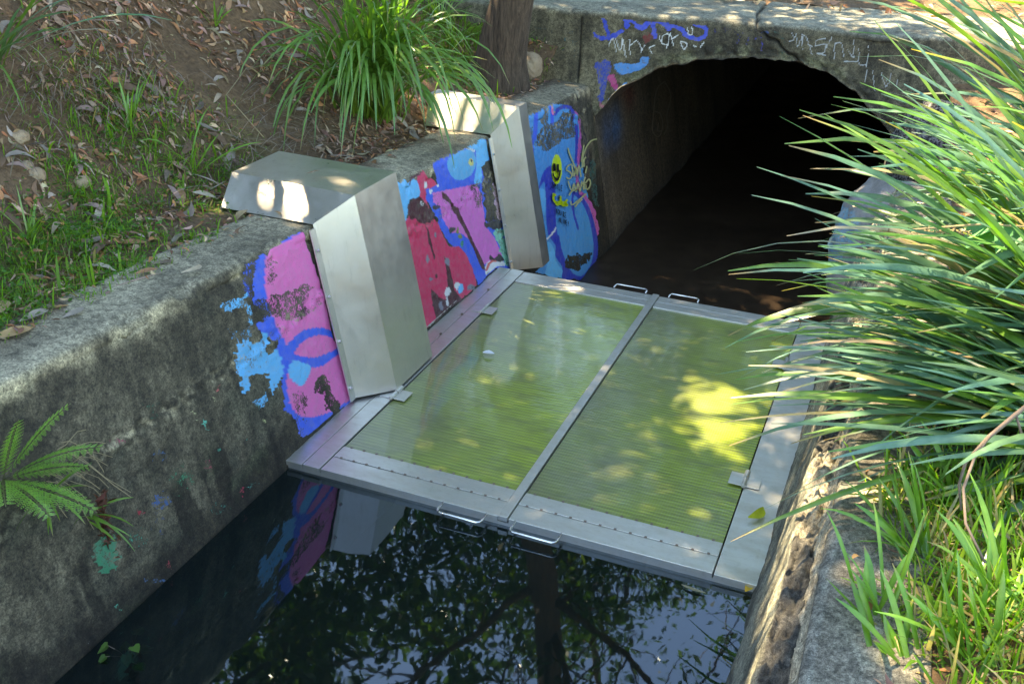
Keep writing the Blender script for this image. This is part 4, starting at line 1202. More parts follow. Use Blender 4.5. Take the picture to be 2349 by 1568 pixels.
# low herbs: small broad leaves in the grassy patch
def herbs(name, pts, r, cols):
    acc = Acc()
    for (x, y, z) in pts:
        for k in range(random.randint(4, 8)):
            a = random.uniform(0, 2 * PI); d = random.uniform(.005, .035); s = r * random.uniform(.6, 1.4)
            c = np.array((x + d * math.cos(a), y + d * math.sin(a), z + random.uniform(.01, .05)))
            t1 = np.array((math.cos(a), math.sin(a), random.uniform(-.4, .5))); t1 /= np.linalg.norm(t1)
            t2 = np.cross(t1, (random.uniform(-.3, .3), random.uniform(-.3, .3), 1)); t2 /= np.linalg.norm(t2)
            V = np.array([c, c + t1 * s * .5 + t2 * s * .4, c + t1 * s * 1.1, c + t1 * s * .5 - t2 * s * .4])
            acc.add(V, np.array([[0, 1, 2, 3]]), np.tile(jc(cols, .3), (4, 1)))
    return tag(acc.build(name, M['grass'], smooth=False), kind='stuff')
herbs('low_herbs', scat(900, -2.6, -1.14, -1.5, 1.2, dl_), .013, (.07, .19, .035))
herbs('low_herbs', scat(90, 1.15, 1.9, -1.6, .3, dr), .016, (.12, .3, .05))

# dry straw on the bank
acc = Acc()
for i in range(1500):
    if i < 620:
        p = hit(random.gauss(170, 130), random.gauss(170, 90)); az = random.gauss(-.9, .35)
    elif i < 1050:
        p = hit(random.gauss(640, 70), random.gauss(300, 70)); az = random.uniform(-PI, PI)
    elif i < 1250:
        p = hit(random.gauss(570, 60), random.gauss(385, 16)); az = random.gauss(-.7, .6)
    else:
        x = random.uniform(1.15, 1.9); y = random.uniform(-1.7, .3); p = (x, y, float(gz(x, y))); az = random.uniform(-PI, PI)
    L = random.uniform(.05, .22)
    c = jc((.27, .21, .14), .4)
    V, F, Cc = blade_arrays((p[0], p[1], float(p[2]) + .008), az, random.uniform(-.25, .5), L, .0032, random.uniform(1, 6), 5, .2, 0, c, c, None, random.uniform(-2, 2))
    acc.add(V, F, Cc)
tag(acc.build('dry_straw', M['litter']), kind='stuff')

# ------------------------------------------------------------------ leaf litter
LC = [(.30, .19, .11), (.24, .14, .085), (.38, .28, .19), (.20, .15, .12), (.44, .36, .27), (.33, .16, .09), (.27, .22, .18), (.16, .10, .065), (.42, .22, .12), (.36, .30, .25), (.30, .20, .17)]
def leaf_geo(L, wd, curl, bend):
    n = 5; V = []
    for i in range(n):
        t = i / (n - 1); x = (t - .5) * L
        w_ = wd * .5 * math.sin(math.pi * min(max(t, .03), .985)) ** .8 + .0004
        z = bend * L * (4 * t * (1 - t)) ; yo = curl * L * .3 * (t - .5) ** 2 * 4
        V += [(x, -w_ + yo, z + w_ * .35), (x, yo, z), (x, w_ + yo, z + w_ * .35)]
    F = []
    for i in range(n - 1):
        a = i * 3; F += [(a, a + 1, a + 4, a + 3), (a + 1, a + 2, a + 5, a + 4)]
    return np.array(V), np.array(F)
def rotm(az, ti, ro):
    return np.array(Matrix.Rotation(az, 3, 'Z') @ Matrix.Rotation(ti, 3, 'Y') @ Matrix.Rotation(ro, 3, 'X'))
def gnorm(x, y):
    e = .03
    return (float(gz(x + e, y)) - float(gz(x - e, y))) / (2 * e), (float(gz(x, y + e)) - float(gz(x, y - e))) / (2 * e)
def litter(name, pts, Lr, flatz=False):
    P = np.array(pts, float); m = len(P); U = RNG.uniform
    L = (Lr[0] * .6 + (Lr[1] - Lr[0] * .6) * RNG.random(m) ** 1.6) * np.where(RNG.random(m) < .12, 1.6, 1)
    wd = L * U(.18, .42, m); curl = U(-1, 1, m); bend = U(-.12, .2, m)
    n = 5; V = []
    for i in range(n):
        t = i / (n - 1); x = (t - .5) * L; w_ = wd * .5 * math.sin(PI * min(max(t, .03), .985)) ** .8 + .0004
        z = bend * L * (4 * t * (1 - t)); yo = curl * L * .3 * (t - .5) ** 2 * 4
        V += [np.stack([x, -w_ + yo, z + w_ * .35], 1), np.stack([x, yo, z], 1), np.stack([x, w_ + yo, z + w_ * .35], 1)]
    V = np.stack(V, 1)
    az, ti, ro = U(-PI, PI, m), RNG.normal(0, .25, m), RNG.normal(0, .35, m)
    def R(a, i, j):
        o = np.zeros((m, 3, 3)); o[:] = np.eye(3); o[:, i, i] = np.cos(a); o[:, j, j] = np.cos(a); o[:, i, j] = -np.sin(a); o[:, j, i] = np.sin(a); return o
    V = np.einsum('mij,mkj->mki', R(az, 0, 1) @ R(ti, 2, 0) @ R(ro, 1, 2), V)
    if not flatz:
        e = .03; gx = (gz(P[:, 0] + e, P[:, 1]) - gz(P[:, 0] - e, P[:, 1])) / (2 * e); gy = (gz(P[:, 0], P[:, 1] + e) - gz(P[:, 0], P[:, 1] - e)) / (2 * e)
        V[:, :, 2] += V[:, :, 0] * np.clip(gx, -2, 2)[:, None] + V[:, :, 1] * np.clip(gy, -2, 2)[:, None]
    V += P[:, None]; V[:, :, 2] += .004 + U(0, .012, m)[:, None]
    pal = np.array(LC)[RNG.integers(0, len(LC), m)] * np.array((1.18, 1.0, .85)) * U(.55, 1.4, (m, 1)) * U(.88, 1.15, (m, 3))
    f = []
    for i in range(n - 1): a = i * 3; f += [(a, a + 1, a + 4, a + 3), (a + 1, a + 2, a + 5, a + 4)]
    F = (np.array(f)[None] + (np.arange(m) * 15)[:, None, None]).reshape(-1, 4)
    me = mk_mesh(name, V.reshape(-1, 3), F, M['litter'], cols=np.repeat(pal, 15, 0), smooth=True)
    return tag(obj(name, me), kind='stuff')
def dlit(x, y, z=None):
    return (.05 + .95 * ss(.42, .60, fbm(x, y, 2.6, 3, 81))) * (1 - .75 * dl_(x, y))
litter('leaf_litter', scat(21000, -3.8, -1.12, -1.5, 4.2, dlit), (.012, .050))
litter('leaf_litter', scat(900, -1.4, -1.10, -1.4, 3.5), (.018, .05))
litter('leaf_litter', scat(1600, -1.12, 3.4, 4.2, 7.5), (.03, .08))
litter('leaf_litter', scat(2600, 1.10, 2.8, -1.8, 4.2), (.02, .06))
pts = []
for i in range(150):
    y = random.uniform(-1.3, 3.5); x = -1.15 + abs(random.gauss(0, .05)); pts.append((x, y, float(ztop(y)) + .012))
for i in range(120):
    x = random.uniform(-1.3, 3.2); y = 4.33 - abs(random.gauss(0, .14)); pts.append((x, y, 1.03))
for i in range(26):
    x = random.uniform(1.0, 1.14); y = random.uniform(-1.5, 1.2); pts.append((x, y, .6))
litter('leaf_litter', pts, (.015, .045), True)

acc = Acc()
P_ = scat(900, -3.6, -1.14, -1.5, 4.0, dlit)
for i, p in enumerate(P_):
    L = random.uniform(.04, .16) if i < 700 else random.uniform(.12, .3)
    c = jc(random.choice([(.16, .11, .08), (.28, .22, .17), (.10, .07, .05), (.33, .25, .17)]), .3)
    V, F, Cc = blade_arrays((p[0], p[1], p[2] + .012), random.uniform(-PI, PI), random.uniform(-.2, .35), L, random.uniform(.0025, .006), random.uniform(.5, 4), 5, .3, random.uniform(-2, 2), c, c, None, random.uniform(-3, 3))
    acc.add(V, F, Cc)
tag(acc.build('twig_litter', M['litter']), kind='stuff')

# larger fallen leaves, each one a thing
lm = []
for i in range(8):
    L = .075 + .008 * i
    V, F = leaf_geo(L, L * (.2 + .03 * (i % 4)), [-1, .6, -.3, 1, 0, .8, -.7, .2][i], [.12, -.06, .2, .05, .15, -.1, .08, .18][i])
    lm.append((V, F))
meshes = []
for i, c in enumerate(LC):
    V, F = lm[i % 8]
    meshes.append(mk_mesh('fallen_leaf', V, F, M['litter'], cols=np.tile(c, (len(V), 1)), smooth=True))
def fallen(p, me, az, tilt=0, roll=0, s=1.0, label=None, slope=True, group='brown leaves scattered over the left bank'):
    o = obj('fallen_leaf', me)
    R_ = Matrix.Rotation(az, 4, 'Z') @ Matrix.Rotation(tilt, 4, 'Y') @ Matrix.Rotation(roll, 4, 'X')
    if slope:
        gx, gy = gnorm(p[0], p[1])
        q = Vector((0, 0, 1)).rotation_difference(Vector((-gx, -gy, 1)).normalized())
        R_ = q.to_matrix().to_4x4() @ R_
    o.matrix_world = Matrix.Translation((p[0], p[1], p[2])) @ R_ @ Matrix.Scale(s, 4)
    tag(o, label or 'dry curled brown leaf lying on the left bank of leaf litter', 'leaf', group if not label else None)
    return o
k = 0
while k < 120:
    x_, y_ = random.uniform(0, 1120), random.uniform(0, 640)
    if y_ > 760 - .55 * x_ + 40 and x_ < 640: continue
    p = hit(x_, y_)
    if p[0] > -1.16 or p[1] > 3.5: continue
    ci = random.randrange(len(LC))
    hue = ['mid brown', 'dark brown', 'light tan', 'grey brown', 'pale cream', 'reddish brown', 'dull grey', 'blackish brown', 'rusty orange', 'silvery grey', 'pinkish brown'][ci]
    col_ = 'left edge' if x_ < 280 else 'left half' if x_ < 560 else 'middle' if x_ < 840 else 'tree side'
    row_ = 'high on' if y_ < 160 else 'halfway down' if y_ < 330 else 'low on'
    o_ = fallen((p[0], p[1], p[2] + .012), meshes[ci], random.uniform(-PI, PI), random.gauss(0, .2), random.gauss(0, .4), random.uniform(.6, 1.05)); k += 1
    o_['label'] = '%s dry leaf lying %s the litter bank, at its %s' % (hue, row_, col_)
def lf(col, L, wd, curl, bend):
    V, F = leaf_geo(L, wd, curl, bend)
    return mk_mesh('fallen_leaf', V, F, M['litter'], cols=np.tile(col, (len(V), 1)), smooth=True)
def wtop(x, y): q = on_axis(x, y, 2, .70); q[2] = float(ztop(q[1])) + .008; return q
for (x, y, az, L, wd, cu, be, col, lab) in (
    (452, 626, .5, .085, .020, .9, .10, (.46, .36, .25), 'pale curled leaf alone on top of the left concrete wall'),
    (40, 790, .25, .11, .04, .3, .06, (.42, .27, .13), 'broad tan leaf at the left picture edge beside the wall top'),
    (375, 608, .1, .08, .020, .2, .05, (.20, .15, .11), 'narrow brown leaf near the soil edge of the wall top'),
    (15, 720, 1.3, .10, .03, .3, .04, (.40, .27, .14), 'tan leaf hanging upright in the grass at the left edge'),
    (340, 632, .15, .075, .022, .4, .1, (.36, .18, .10), 'reddish folded leaf at the edge of the grass on the wall'),
    (300, 560, -.45, .10, .03, .2, .03, (.34, .17, .09), 'long russet leaf lying against the mossy soil'),
    (345, 505, -.3, .085, .026, .1, .05, (.32, .17, .11), 'dark red-brown leaf below the moss patch'),
    (90, 745, .5, .10, .03, .4, .1, (.34, .28, .22), 'grey brown leaf overhanging the wall top near the left edge'),
    (178, 735, .6, .085, .022, .4, .05, (.30, .25, .2), 'small grey leaf beside the soil line on the wall top')):
    p = wtop(x, y) if x > 100 or y > 700 else hit(x, y)
    fallen((p[0], p[1], p[2] + .004), lf(col, L, wd, cu, be), az + PI / 3, .05, .2, 1, lab, False)
p = hit(556, 512); fallen((p[0], p[1], p[2] + .02), lf((.33, .24, .14), .07, .035, .3, .2), .4, -.8, .5, 1, 'crumpled brown leaf leaning on the corner of the near steel cover', False)
p = on_axis(720, 400, 2, .775); fallen((p[0], p[1], .784), lf((.30, .16, .10), .065, .010, .1, .02), 1.2, 0, 0, 1, 'thin brown leaf stick on top of the near steel cover', False)
p = on_axis(1735, 1352, 2, -.02); fallen((p[0] - .02, p[1], -.015), lf((.55, .36, .05), .055, .026, .2, .02), 1.4, 0, .1, 1, 'orange yellow leaf floating at the right corner of the frame', False)
p = on_axis(1773, 1190, 2, .01); fallen((p[0] - .045, p[1], .012), lf((.50, .50, .04), .085, .032, .5, .05), 1.15, 0, .4, 1, 'yellow green leaf lying on the right frame plate', False)
p = on_axis(1120, 812, 2, .0); fallen((p[0], p[1], .002), lf((.75, .75, .78), .05, .03, .4, .08), .2, 0, 0, 1, 'small whitish scrap lying on the left mesh panel', False)
p = on_axis(1590, 1352, 2, -.025); fallen((p[0], p[1], -.024), lf((.30, .26, .16), .075, .012, .2, .0), -.1, 0, 0, 1, 'thin dry stem floating in the water near the frame', False)

# ------------------------------------------------------------------ stones
def rock(name, c, r, mat, label, seed, paint=None, sq=1.0):
    import bmesh
    bm = bmesh.new(); bmesh.ops.create_icosphere(bm, subdivisions=5, radius=1)
    V = np.array([v.co[:] for v in bm.verts]); F = np.array([[v.index for v in f.verts] for f in bm.faces]); bm.free()
    V = np.sign(V) * np.abs(V) ** sq
    d = (fbm(V[:, 0] * 1.3 + V[:, 2], V[:, 1] * 1.3 + 3, 1.0, 4, seed) - .5) * .5 + (fbm(V[:, 0] + V[:, 1], V[:, 2] * 1.2, 5, 3, seed + 4) - .5) * .10
    V = V * (1 + d[:, None]) * np.array(r)
    P = V + np.array(c)
    at = {}
    if paint is not None:
        pt = Paint(to_px(P))
        for (pp, cc, aa) in paint: pt.poly(pp, cc, aa, jit=14)
        at = {'paint': pt.c}
    me = mk_mesh(name, V, F, M[mat], smooth=True, attrs=at)
    o = obj(name, me, loc=c); tag(o, label, 'rock'); return o
q = hit(1207, 178)
rock('rock', (q[0], q[1] + .02, q[2] + .06), (.085, .08, .085), 'rocks', 'pale sandstone rock tucked against the foot of the tree', 3, sq=.8)
rock('boulder', (.93, 2.66, .13), (.25, .36, .33), 'rockg', 'rounded grey boulder with faded blue paint at the right of the tunnel mouth', 9,
     [([(1885, 480), (1930, 470), (1975, 500), (1960, 560), (1900, 610), (1880, 560)], lin(90, 165, 190), .75)], .85)
rock('boulder', (1.12, 3.2, .50), (.26, .28, .26), 'rockg', 'second grey boulder higher up against the headwall behind the rushes', 14, None, .85)
rock('boulder', (1.12, 2.05, .30), (.16, .25, .26), 'rockg', 'small grey boulder where the right wall ends under the rushes', 24, None, .85)
for (x, y, s_, lab) in ((48, 315, .035, 'mossy ochre stone in the bare earth cut'), (85, 402, .036, 'brown stone lower in the earth cut'), (62, 380, .025, 'small tan stone beside the brown stone'), (190, 418, .035, 'flat ochre stone above the herb patch')):
    q = hit(x, y); rock('stone', (q[0], q[1], q[2]), (s_ * .8, s_ * .8, s_ * .7), 'rocks', lab, int(x), None, .9)

# ------------------------------------------------------------------ ferns
def frond_arrays(base, az, el, L, droop, wd, col):
    acc = Acc()
    d = np.array((math.cos(az) * math.cos(el), math.sin(az) * math.cos(el), math.sin(el))); p = np.array(base, float)
    n = 16; st = L / n
    side0 = np.array((-math.sin(az), math.cos(az), 0))
    for i in range(n):
        t = i / n
        if t > .12:
            ln = wd * math.sin(PI * (.12 + .88 * (1 - t)) ** .9) * (1.05 - t * .5) + .002
            for sg in (-1, 1):
                sd = side0 * sg + d * .35; sd /= np.linalg.norm(sd)
                a = p; tipp = p + sd * ln + np.array((0, 0, -.15 * ln)); wv = d * st * .46
                m = (a + tipp) / 2
                ax = tipp - a
                for q_ in range(1, 7):
                    c_ = a + ax * (q_ / 7.0); l2 = np.linalg.norm(ax) * .34 * (1.1 - q_ / 8.0)
                    for s2 in (-1, 1):
                        dd_ = d * s2 + sd * .55; dd_ /= np.linalg.norm(dd_); tp = c_ + dd_ * l2; wq = sd * l2 * .26
                        acc.add(np.array([c_ - wq * .5, (c_ + tp) / 2 - wq, tp, (c_ + tp) / 2 + wq, c_ + wq * .5]), np.array([[0, 1, 3, 4], [1, 2, 2, 3]]), np.tile(jc(col, .15), (5, 1)))
                wd2 = .0009
                acc.add(np.array([a - d * wd2, a + d * wd2, tipp + d * wd2 * .5, tipp - d * wd2 * .5]), np.array([[0, 1, 2, 3]]), np.tile((.12, .16, .04), (4, 1)))
                continue
                V = [a - wv * .6, m - wv * 1.0, tipp, m + wv * 1.0, a + wv * .6]
                # toothed edge: two small lobes
                acc.add(np.array(V), np.array([[0, 1, 3, 4], [1, 2, 2, 3]]), np.tile(jc(col, .15), (5, 1)))
        p2 = p + d * st
        s_ = side0 * .0012
        acc.add(np.array([p - s_, p + s_, p2 + s_, p2 - s_]), np.array([[0, 1, 2, 3]]), np.tile((.12, .13, .04), (4, 1)))
        p = p2; d = d + np.array((0, 0, -droop * (.3 + t))) * st; d /= np.linalg.norm(d)
    return acc
def fern(base, fr, label):
    root = empty('fern', base, label, 'fern')
    for (az, el, L, dp, wd) in fr:
        a = frond_arrays(base, az, el, L, dp, wd, (.18, .38, .06))
        V = np.concatenate(a.V) - np.array(base); 
        Fs = [tuple(dict.fromkeys(map(int, f))) for f in np.concatenate(a.F)]
        me = mk_mesh('frond', V, Fs, M['leaf'], cols=np.concatenate(a.C), smooth=False)
        obj('frond', me, root)
fb = on_wall(8, 1100, .0)
fern(tuple(fb), [(-.1, 1.15, .23, 2.4, .042), (.45, .55, .27, 3.0, .055), (.8, .9, .25, 2.5, .05), (-.3, .2, .22, 4.0, .05), (.25, -.1, .24, 3, .055), (-.7, .5, .25, 3, .06), (.9, .1, .2, 4, .045), (-1.2, .1, .22, 3, .06)],
     'bright green fern growing from a crack in the left wall at the picture edge')
q = hit(1075, 85)
fern(tuple(q), [(-.4, .7, .34, 2.6, .06), (.1, .8, .36, 2.5, .06), (.5, .5, .3, 3, .06), (-.9, .6, .3, 3, .06), (.0, .3, .3, 3, .05)], 'dark fern under the trees left of the trunk')
q = hit(425, 455)
fern(tuple(q), [(2.6, .5, .2, 3, .03), (-2.6, .5, .2, 3, .03)], 'small drooping fern frond on the mossy soil by the near steel cover')
# grass hanging from the wall crack beside the fern
for (x, y, lab) in ((110, 1130, 'grass sprig hanging from the left wall beside the fern'), (205, 1180, 'small grass shoot on the left wall below the fern')):
    b = on_wall(x, y, .0)
    tussock('wall_grass', tuple(b), 10, 0, lambda: random.gauss(0, .7), lambda: random.uniform(-.3, 1.0), lambda: random.uniform(.07, .16), .007, lambda: random.uniform(4, 9), lab, 'grass tuft', lambda: (jc((.12, .24, .03)), jc((.13, .28, .04))), .008, n=7)
# dead brown tendrils on the wall
mb = MB()
b = on_wall(120, 1060, .01)
for i in range(18):
    p0 = np.array(b) + np.array((0, random.uniform(-.08, .08), random.uniform(-.06, .06)))
    pts_ = [p0]; d = np.array((random.uniform(.1, .5), random.uniform(.2, 1), random.uniform(-.9, .3)))
    for j in range(5):
        pts_.append(pts_[-1] + d * .03); d = d + np.array((random.uniform(-.3, .2), random.uniform(-.3, .3), random.uniform(-.5, .1)))
    mb.tube(pts_, .0011, 4, False)
tag(mb.build('dead_tendrils', M['straw']), 'tangle of thin dead stems hanging on the left wall under the fern', 'stems')
acc = Acc()
b = on_wall(232, 1170, .012)
for i in range(70):
    c = np.array(b) + np.array((random.uniform(0, .012), random.gauss(0, .014), -random.uniform(-.05, .16)))
    s_ = random.uniform(.006, .013); V = np.array([c + np.array([random.gauss(0, s_) for _ in range(3)]) for _ in range(4)])
    acc.add(V, np.array([[0, 1, 2, 3]]), np.tile(jc((.12, .05, .03), .3), (4, 1)))
tag(acc.build('dead_clump', M['litter'], smooth=False), 'dark red-brown withered seed clump stuck to the left wall', 'dead plant')

# sprig of heart leaves at the tree foot, vine leaves in the rushes, water plant
def sprig(name, base, n, r, h, label, col, size, cat='plant', down=False):
    root = empty(name, base, label, cat)
    mb = MB()
    for i in range(n):
        a = random.uniform(0, 2 * PI); hh = h * (i + 1) / n
        tip = np.array((math.cos(a) * r * random.uniform(.4, 1), math.sin(a) * r * random.uniform(.4, 1), hh))
        mb.tube([(0, 0, 0), (tip[0] * .3, tip[1] * .3, tip[2] * .6), tip], .0012, 4, False)
        s = size * random.uniform(.7, 1.2)
        t1 = np.array((math.cos(a), math.sin(a), random.uniform(-.6, .1))); t1 /= np.linalg.norm(t1); t2 = np.cross(t1, (0, 0, 1)); t2 /= np.linalg.norm(t2); up = np.cross(t2, t1)
        sh = [(0, 0), (-.12, .28), (.1, .48), (.45, .40), (.8, .18), (1.05, 0), (.8, -.18), (.45, -.40), (.1, -.48), (-.12, -.28)]
        V = [tip + t1 * s * x - t2 * s * y + up * abs(y) * s * .25 for x, y in sh]
        V = np.array(V + [tip + t1 * s * .45])
        F = [(10, i_, (i_ + 1) % 10) for i_ in range(10)]
        me = mk_mesh('leaf', V, F, M['leaf'], cols=np.tile(jc(col, .2), (len(V), 1)), smooth=False)
        obj('leaf', me, root)
    mb.build('stem', M['twig'], root)
q = hit(1163, 208); sprig('seedling', tuple(q), 9, .05, .13, 'small heart-leaved seedling at the foot of the tree trunk', (.10, .26, .04), .045)
sprig('climbing_vine', (1.30, .42, 1.02), 7, .16, .06, 'broad green vine leaves threaded through the right rushes', (.07, .27, .11), .075)
sprig('climbing_vine', (1.19, .05, .72), 5, .06, .05, 'small trailing vine over the coping below the rushes', (.08, .25, .09), .05)
q = on_axis(285, 1480, 2, -.03); sprig('water_plant', (q[0], q[1], -.1), 9, .07, .10, 'small green creeping plant standing in the dark water by the left wall', (.07, .16, .03), .03)

# fallen twigs
def twig(pts, r, label, mat='twig', sub=None):
    mb = MB(); mb.tube(pts, [r * (1 - .6 * i / (len(pts) - 1)) for i in range(len(pts))], 7)
    if sub:
        for s_ in sub: mb.tube(s_, r * .5, 6)
    o = mb.build('twig', M[mat], smooth=True); tag(o, label, 'twig')
T = lambda x, y, z: tuple(on_axis(x, y, 2, z))
twig([T(2420, 880, .86), T(2330, 950, .84), T(2270, 1000, .82), T(2215, 1060, .78), T(2200, 1110, .72), T(2205, 1170, .68)], .006, 'forked bare twig curving over the grass on the right', 'twig',
     [[T(2270, 1000, .82), T(2235, 1050, .82), T(2210, 1120, .8), T(2215, 1200, .76), T(2260, 1290, .72)], [T(2330, 950, .84), T(2345, 1000, .8)]])
twig([T(2000, 1215, .60), T(2020, 1230, .602), T(2040, 1260, .605)], .003, 'short reddish twig on the right coping')
twig([tuple(hit(640, 115) + (0, 0, .012)), tuple(hit(600, 80) + (0, 0, .02)), tuple(hit(590, 70) + (0, 0, .012))], .006, 'grey stick on the upper left bank')
twig([tuple(hit(605, 325) + (0, 0, .02)), tuple(hit(522, 245) + (0, 0, .05)), tuple(hit(568, 182) + (0, 0, .05)), tuple(hit(680, 172) + (0, 0, .05))], .0022, 'thin straw-coloured bent stem lying across the litter', 'straw')
twig([tuple(hit(200, 500) + (0, 0, .02)), tuple(hit(250, 525) + (0, 0, .02)), tuple(hit(300, 555) + (0, 0, .012))], .006, 'brown stick in the herb patch')
# dry flower spike in the rushes
mb = MB(); a0 = np.array((1.42, .35, 1.08)); a1 = np.array((.93, .12, 1.07))
mb.tube([a0, (a0 + a1) / 2 + (0, 0, .02), a1], .003, 6)
for i in range(120):
    t = random.uniform(.55, 1.0); c = a0 * (1 - t) + a1 * t; v = np.array([random.gauss(0, 1) for _ in range(3)]); v /= np.linalg.norm(v)
    mb.tube([c, c + v * random.uniform(.008, .02)], .0012, 3, False)
tag(mb.build('flower_spike', M['straw']), 'dry brown flower spike among the rush leaves', 'flower spike')

# ------------------------------------------------------------------ trees
def limb_path(p0, d0, L, n, wob, up=0.0):
    P = [np.array(p0, float)]; d = np.array(d0, float); d /= np.linalg.norm(d)
    for i in range(n):
        P.append(P[-1] + d * L / n)
        d = d + np.array([random.gauss(0, wob) for _ in range(3)]) + np.array((0, 0, up)); d /= np.linalg.norm(d)
    return P

LIT = []          # (x, y, rx, ry, strength): ground spots (z = .6) where the canopy lets the sun through
def add_lit(x, y, z, rx, ry, s=1.0):
    t = (z - .6) / SD[2]
    LIT.append((x - SD[0] * t, y - SD[1] * t, rx, ry, s))
add_lit(1.75, -.95, .65, .75, .9, 1.0)
add_lit(1.20, -.95, .6, .14, .30, .85)
add_lit(1.02, -.25, .6, .12, .16, .8)
add_lit(1.05, .20, .6, .16, .12, .9)
add_lit(.90, -.55, .45, .06, .30, .9)
add_lit(.47, .98, 0, .13, .30, 1.0)
add_lit(.60, .75, 0, .08, .22, .8)
add_lit(.68, .04, 0, .10, .05, 1.0)
add_lit(.88, -.45, .35, .12, .70, .95)
add_lit(.30, 4.12, 1.0, .16, .08, .9)
add_lit(1.1, 4.3, 1.0, .35, .1, .9)
add_lit(1.9, 5.2, 1.0, .9, .6, .9)
add_lit(1.55, .75, 1.5, .60, .75, .95)
add_lit(1.25, .35, 1.15, .30, .45, .9)
add_lit(-.15, 1.35, 0, .06, .08, .5)
add_lit(.05, 1.2, 0, .05, .12, .4)
add_lit(-1.17, .54, .75, .36, .17, 1.0)
add_lit(-1.10, 2.08, .72, .36, .17, 1.0)
add_lit(-1.5, 1.9, 1.3, .35, .35, .55)
GAPS = [(1640, 1430, 170, 90, .98), (1130, 1480, 60, 40, .6), (1200, 1560, 90, 50, .7), (750, 1300, 70, 50, .6), (1480, 1480, 110, 90, .75), (1380, 1560, 100, 60, .8), (880, 1540, 170, 70, .93), (600, 1420, 60, 70, .6), (1600, 1560, 160, 50, .8), (520, 1560, 60, 50, .8), (1430, 1340, 60, 30, .6), (1000, 1300, 60, 40, .4)]
def lit_at(P):
    t = (P[:, 2] - .6) / SD[2]
    gx = P[:, 0] - SD[0] * t; gy = P[:, 1] - SD[1] * t
    s = np.zeros(len(P))
    for (x, y, rx, ry, a) in LIT:
        s = np.maximum(s, a * np.exp(-(((gx - x) / rx) ** 2 + ((gy - y) / ry) ** 2) ** 2))
    s = np.maximum(s, .9 * (fbm(gx, gy, 4.5, 2, 333) > .78) * (gx > .9))
    return s

def leaves_at(centers, spread, n, L, wd, colf, rng):
    """leaf clumps round given centres: pointed two-face leaves hanging at all angles"""
    m = len(centers) * n
    c = np.repeat(centers, n, 0) + rng.normal(0, 1, (m, 3)) * np.repeat(spread[:, None] if np.ndim(spread) else spread, n if np.ndim(spread) else 1, 0)
    keep = rng.random(m) > lit_at(c)
    # drop leaves whose mirror image covers chosen sky openings in the water
    q = to_px(c * np.array((1, 1, -1)))
    for (x, y, rx, ry, a) in GAPS:
        keep &= rng.random(m) > a * np.exp(-(((q[:, 0] - x) / rx) ** 2 + ((q[:, 1] - y) / ry) ** 2) ** 2) * (c[:, 1] > 0)
    c = c[keep]; m = len(c)
    a = rng.uniform(0, 2 * PI, m); e = rng.normal(-.35, .5, m)
    d = np.stack([np.cos(a) * np.cos(e), np.sin(a) * np.cos(e), np.sin(e)], 1)
    s = np.cross(d, rng.normal(0, 1, (m, 3)) + np.array((0, 0, 2.0))); s /= np.linalg.norm(s, axis=1)[:, None]
    Ls = L * rng.uniform(.6, 1.3, m)[:, None]; Ws = wd * rng.uniform(.7, 1.2, m)[:, None]
    V = np.stack([c, c + d * Ls * .45 + s * Ws * .5, c + d * Ls, c + d * Ls * .45 - s * Ws * .5], 1).reshape(-1, 3)
    F = np.arange(m * 4).reshape(m, 4)
    base = np.array(colf) * rng.uniform(.6, 1.5, (m, 1)) * rng.uniform(.85, 1.2, (m, 3))
    return V, F, np.repeat(base, 4, 0)

def tree(name, path, radii, limbs, centers, spread, per, L, wd, col, label, seed):
    rng = np.random.default_rng(seed)
    base = np.array(path[0], float)
    root = empty(name, base, label, 'tree')
    mb = MB()
    # fluted trunk
    mb.tube([np.array(p) - base for p in path], radii, 24)
    V = np.array(mb.V)
    ang = np.arctan2(V[:, 1], V[:, 0])
    o = None
    me = mk_mesh('trunk', V, mb.F, M['bark'], smooth=True)
    o = obj('trunk', me, root)
    ml = MB()
    for (P, r0, r1) in limbs:
        ml.tube([np.array(p) - base for p in P], list(np.linspace(r0, r1, len(P))), 8)
    if limbs: ml.build('limbs', M['bark'], root, smooth=True)
    V, F, Cc = leaves_at(np.array(centers), spread, per, L, wd, col, rng)
    me = mk_mesh('crown', V - base, F, M['canopy'], cols=Cc, smooth=False)
    c = obj('crown', me, root)
    return root

# tree with the visible trunk: leans to the right as it rises
path = smooth_poly([(-1.36, 3.16, .45), (-1.33, 3.14, .66), (-1.27, 3.10, .95), (-1.13, 3.05, 1.5), (-.98, 3.0, 2.1), (-.86, 3.0, 2.6), (-.79, 3.0, 3.1), (-.74, 3.02, 3.8), (-.70, 3.1, 4.8), (-.75, 3.3, 6.2), (-.8, 3.5, 7.5)], False, 6)
rad = np.interp([p[2] for p in path], [.45, .6, .75, 1.1, 2, 3, 4, 6, 7.5], [.27, .205, .150, .118, .106, .098, .088, .055, .02])
limbs = []; cen = []
random.seed(5)
for i in range(34):
    z = random.uniform(2.7, 7.0)
    k = int(np.argmin(np.abs(path[:, 2] - z))); p0 = path[k]
    a = random.uniform(-PI, PI)
    Lb = random.uniform(1.2, 2.8) * (1 - .05 * (z - 3))
    P = limb_path(p0, (math.cos(a), math.sin(a), random.uniform(-.05, .55)), Lb, 7, .16)
    limbs.append((P, .032 * (1 - .07 * (z - 3)), .007))
    for q in P[2:]:
        for _ in range(2):
            d = np.array([random.gauss(0, 1) for _ in range(3)]); d /= np.linalg.norm(d)
            P2 = limb_path(q, d, random.uniform(.3, .8), 3, .2)
            limbs.append((P2, .008, .003)); cen += [P2[-1], P2[-2]]
cen = np.array(cen)
cen = cen[cen[:, 2] > 2.3]
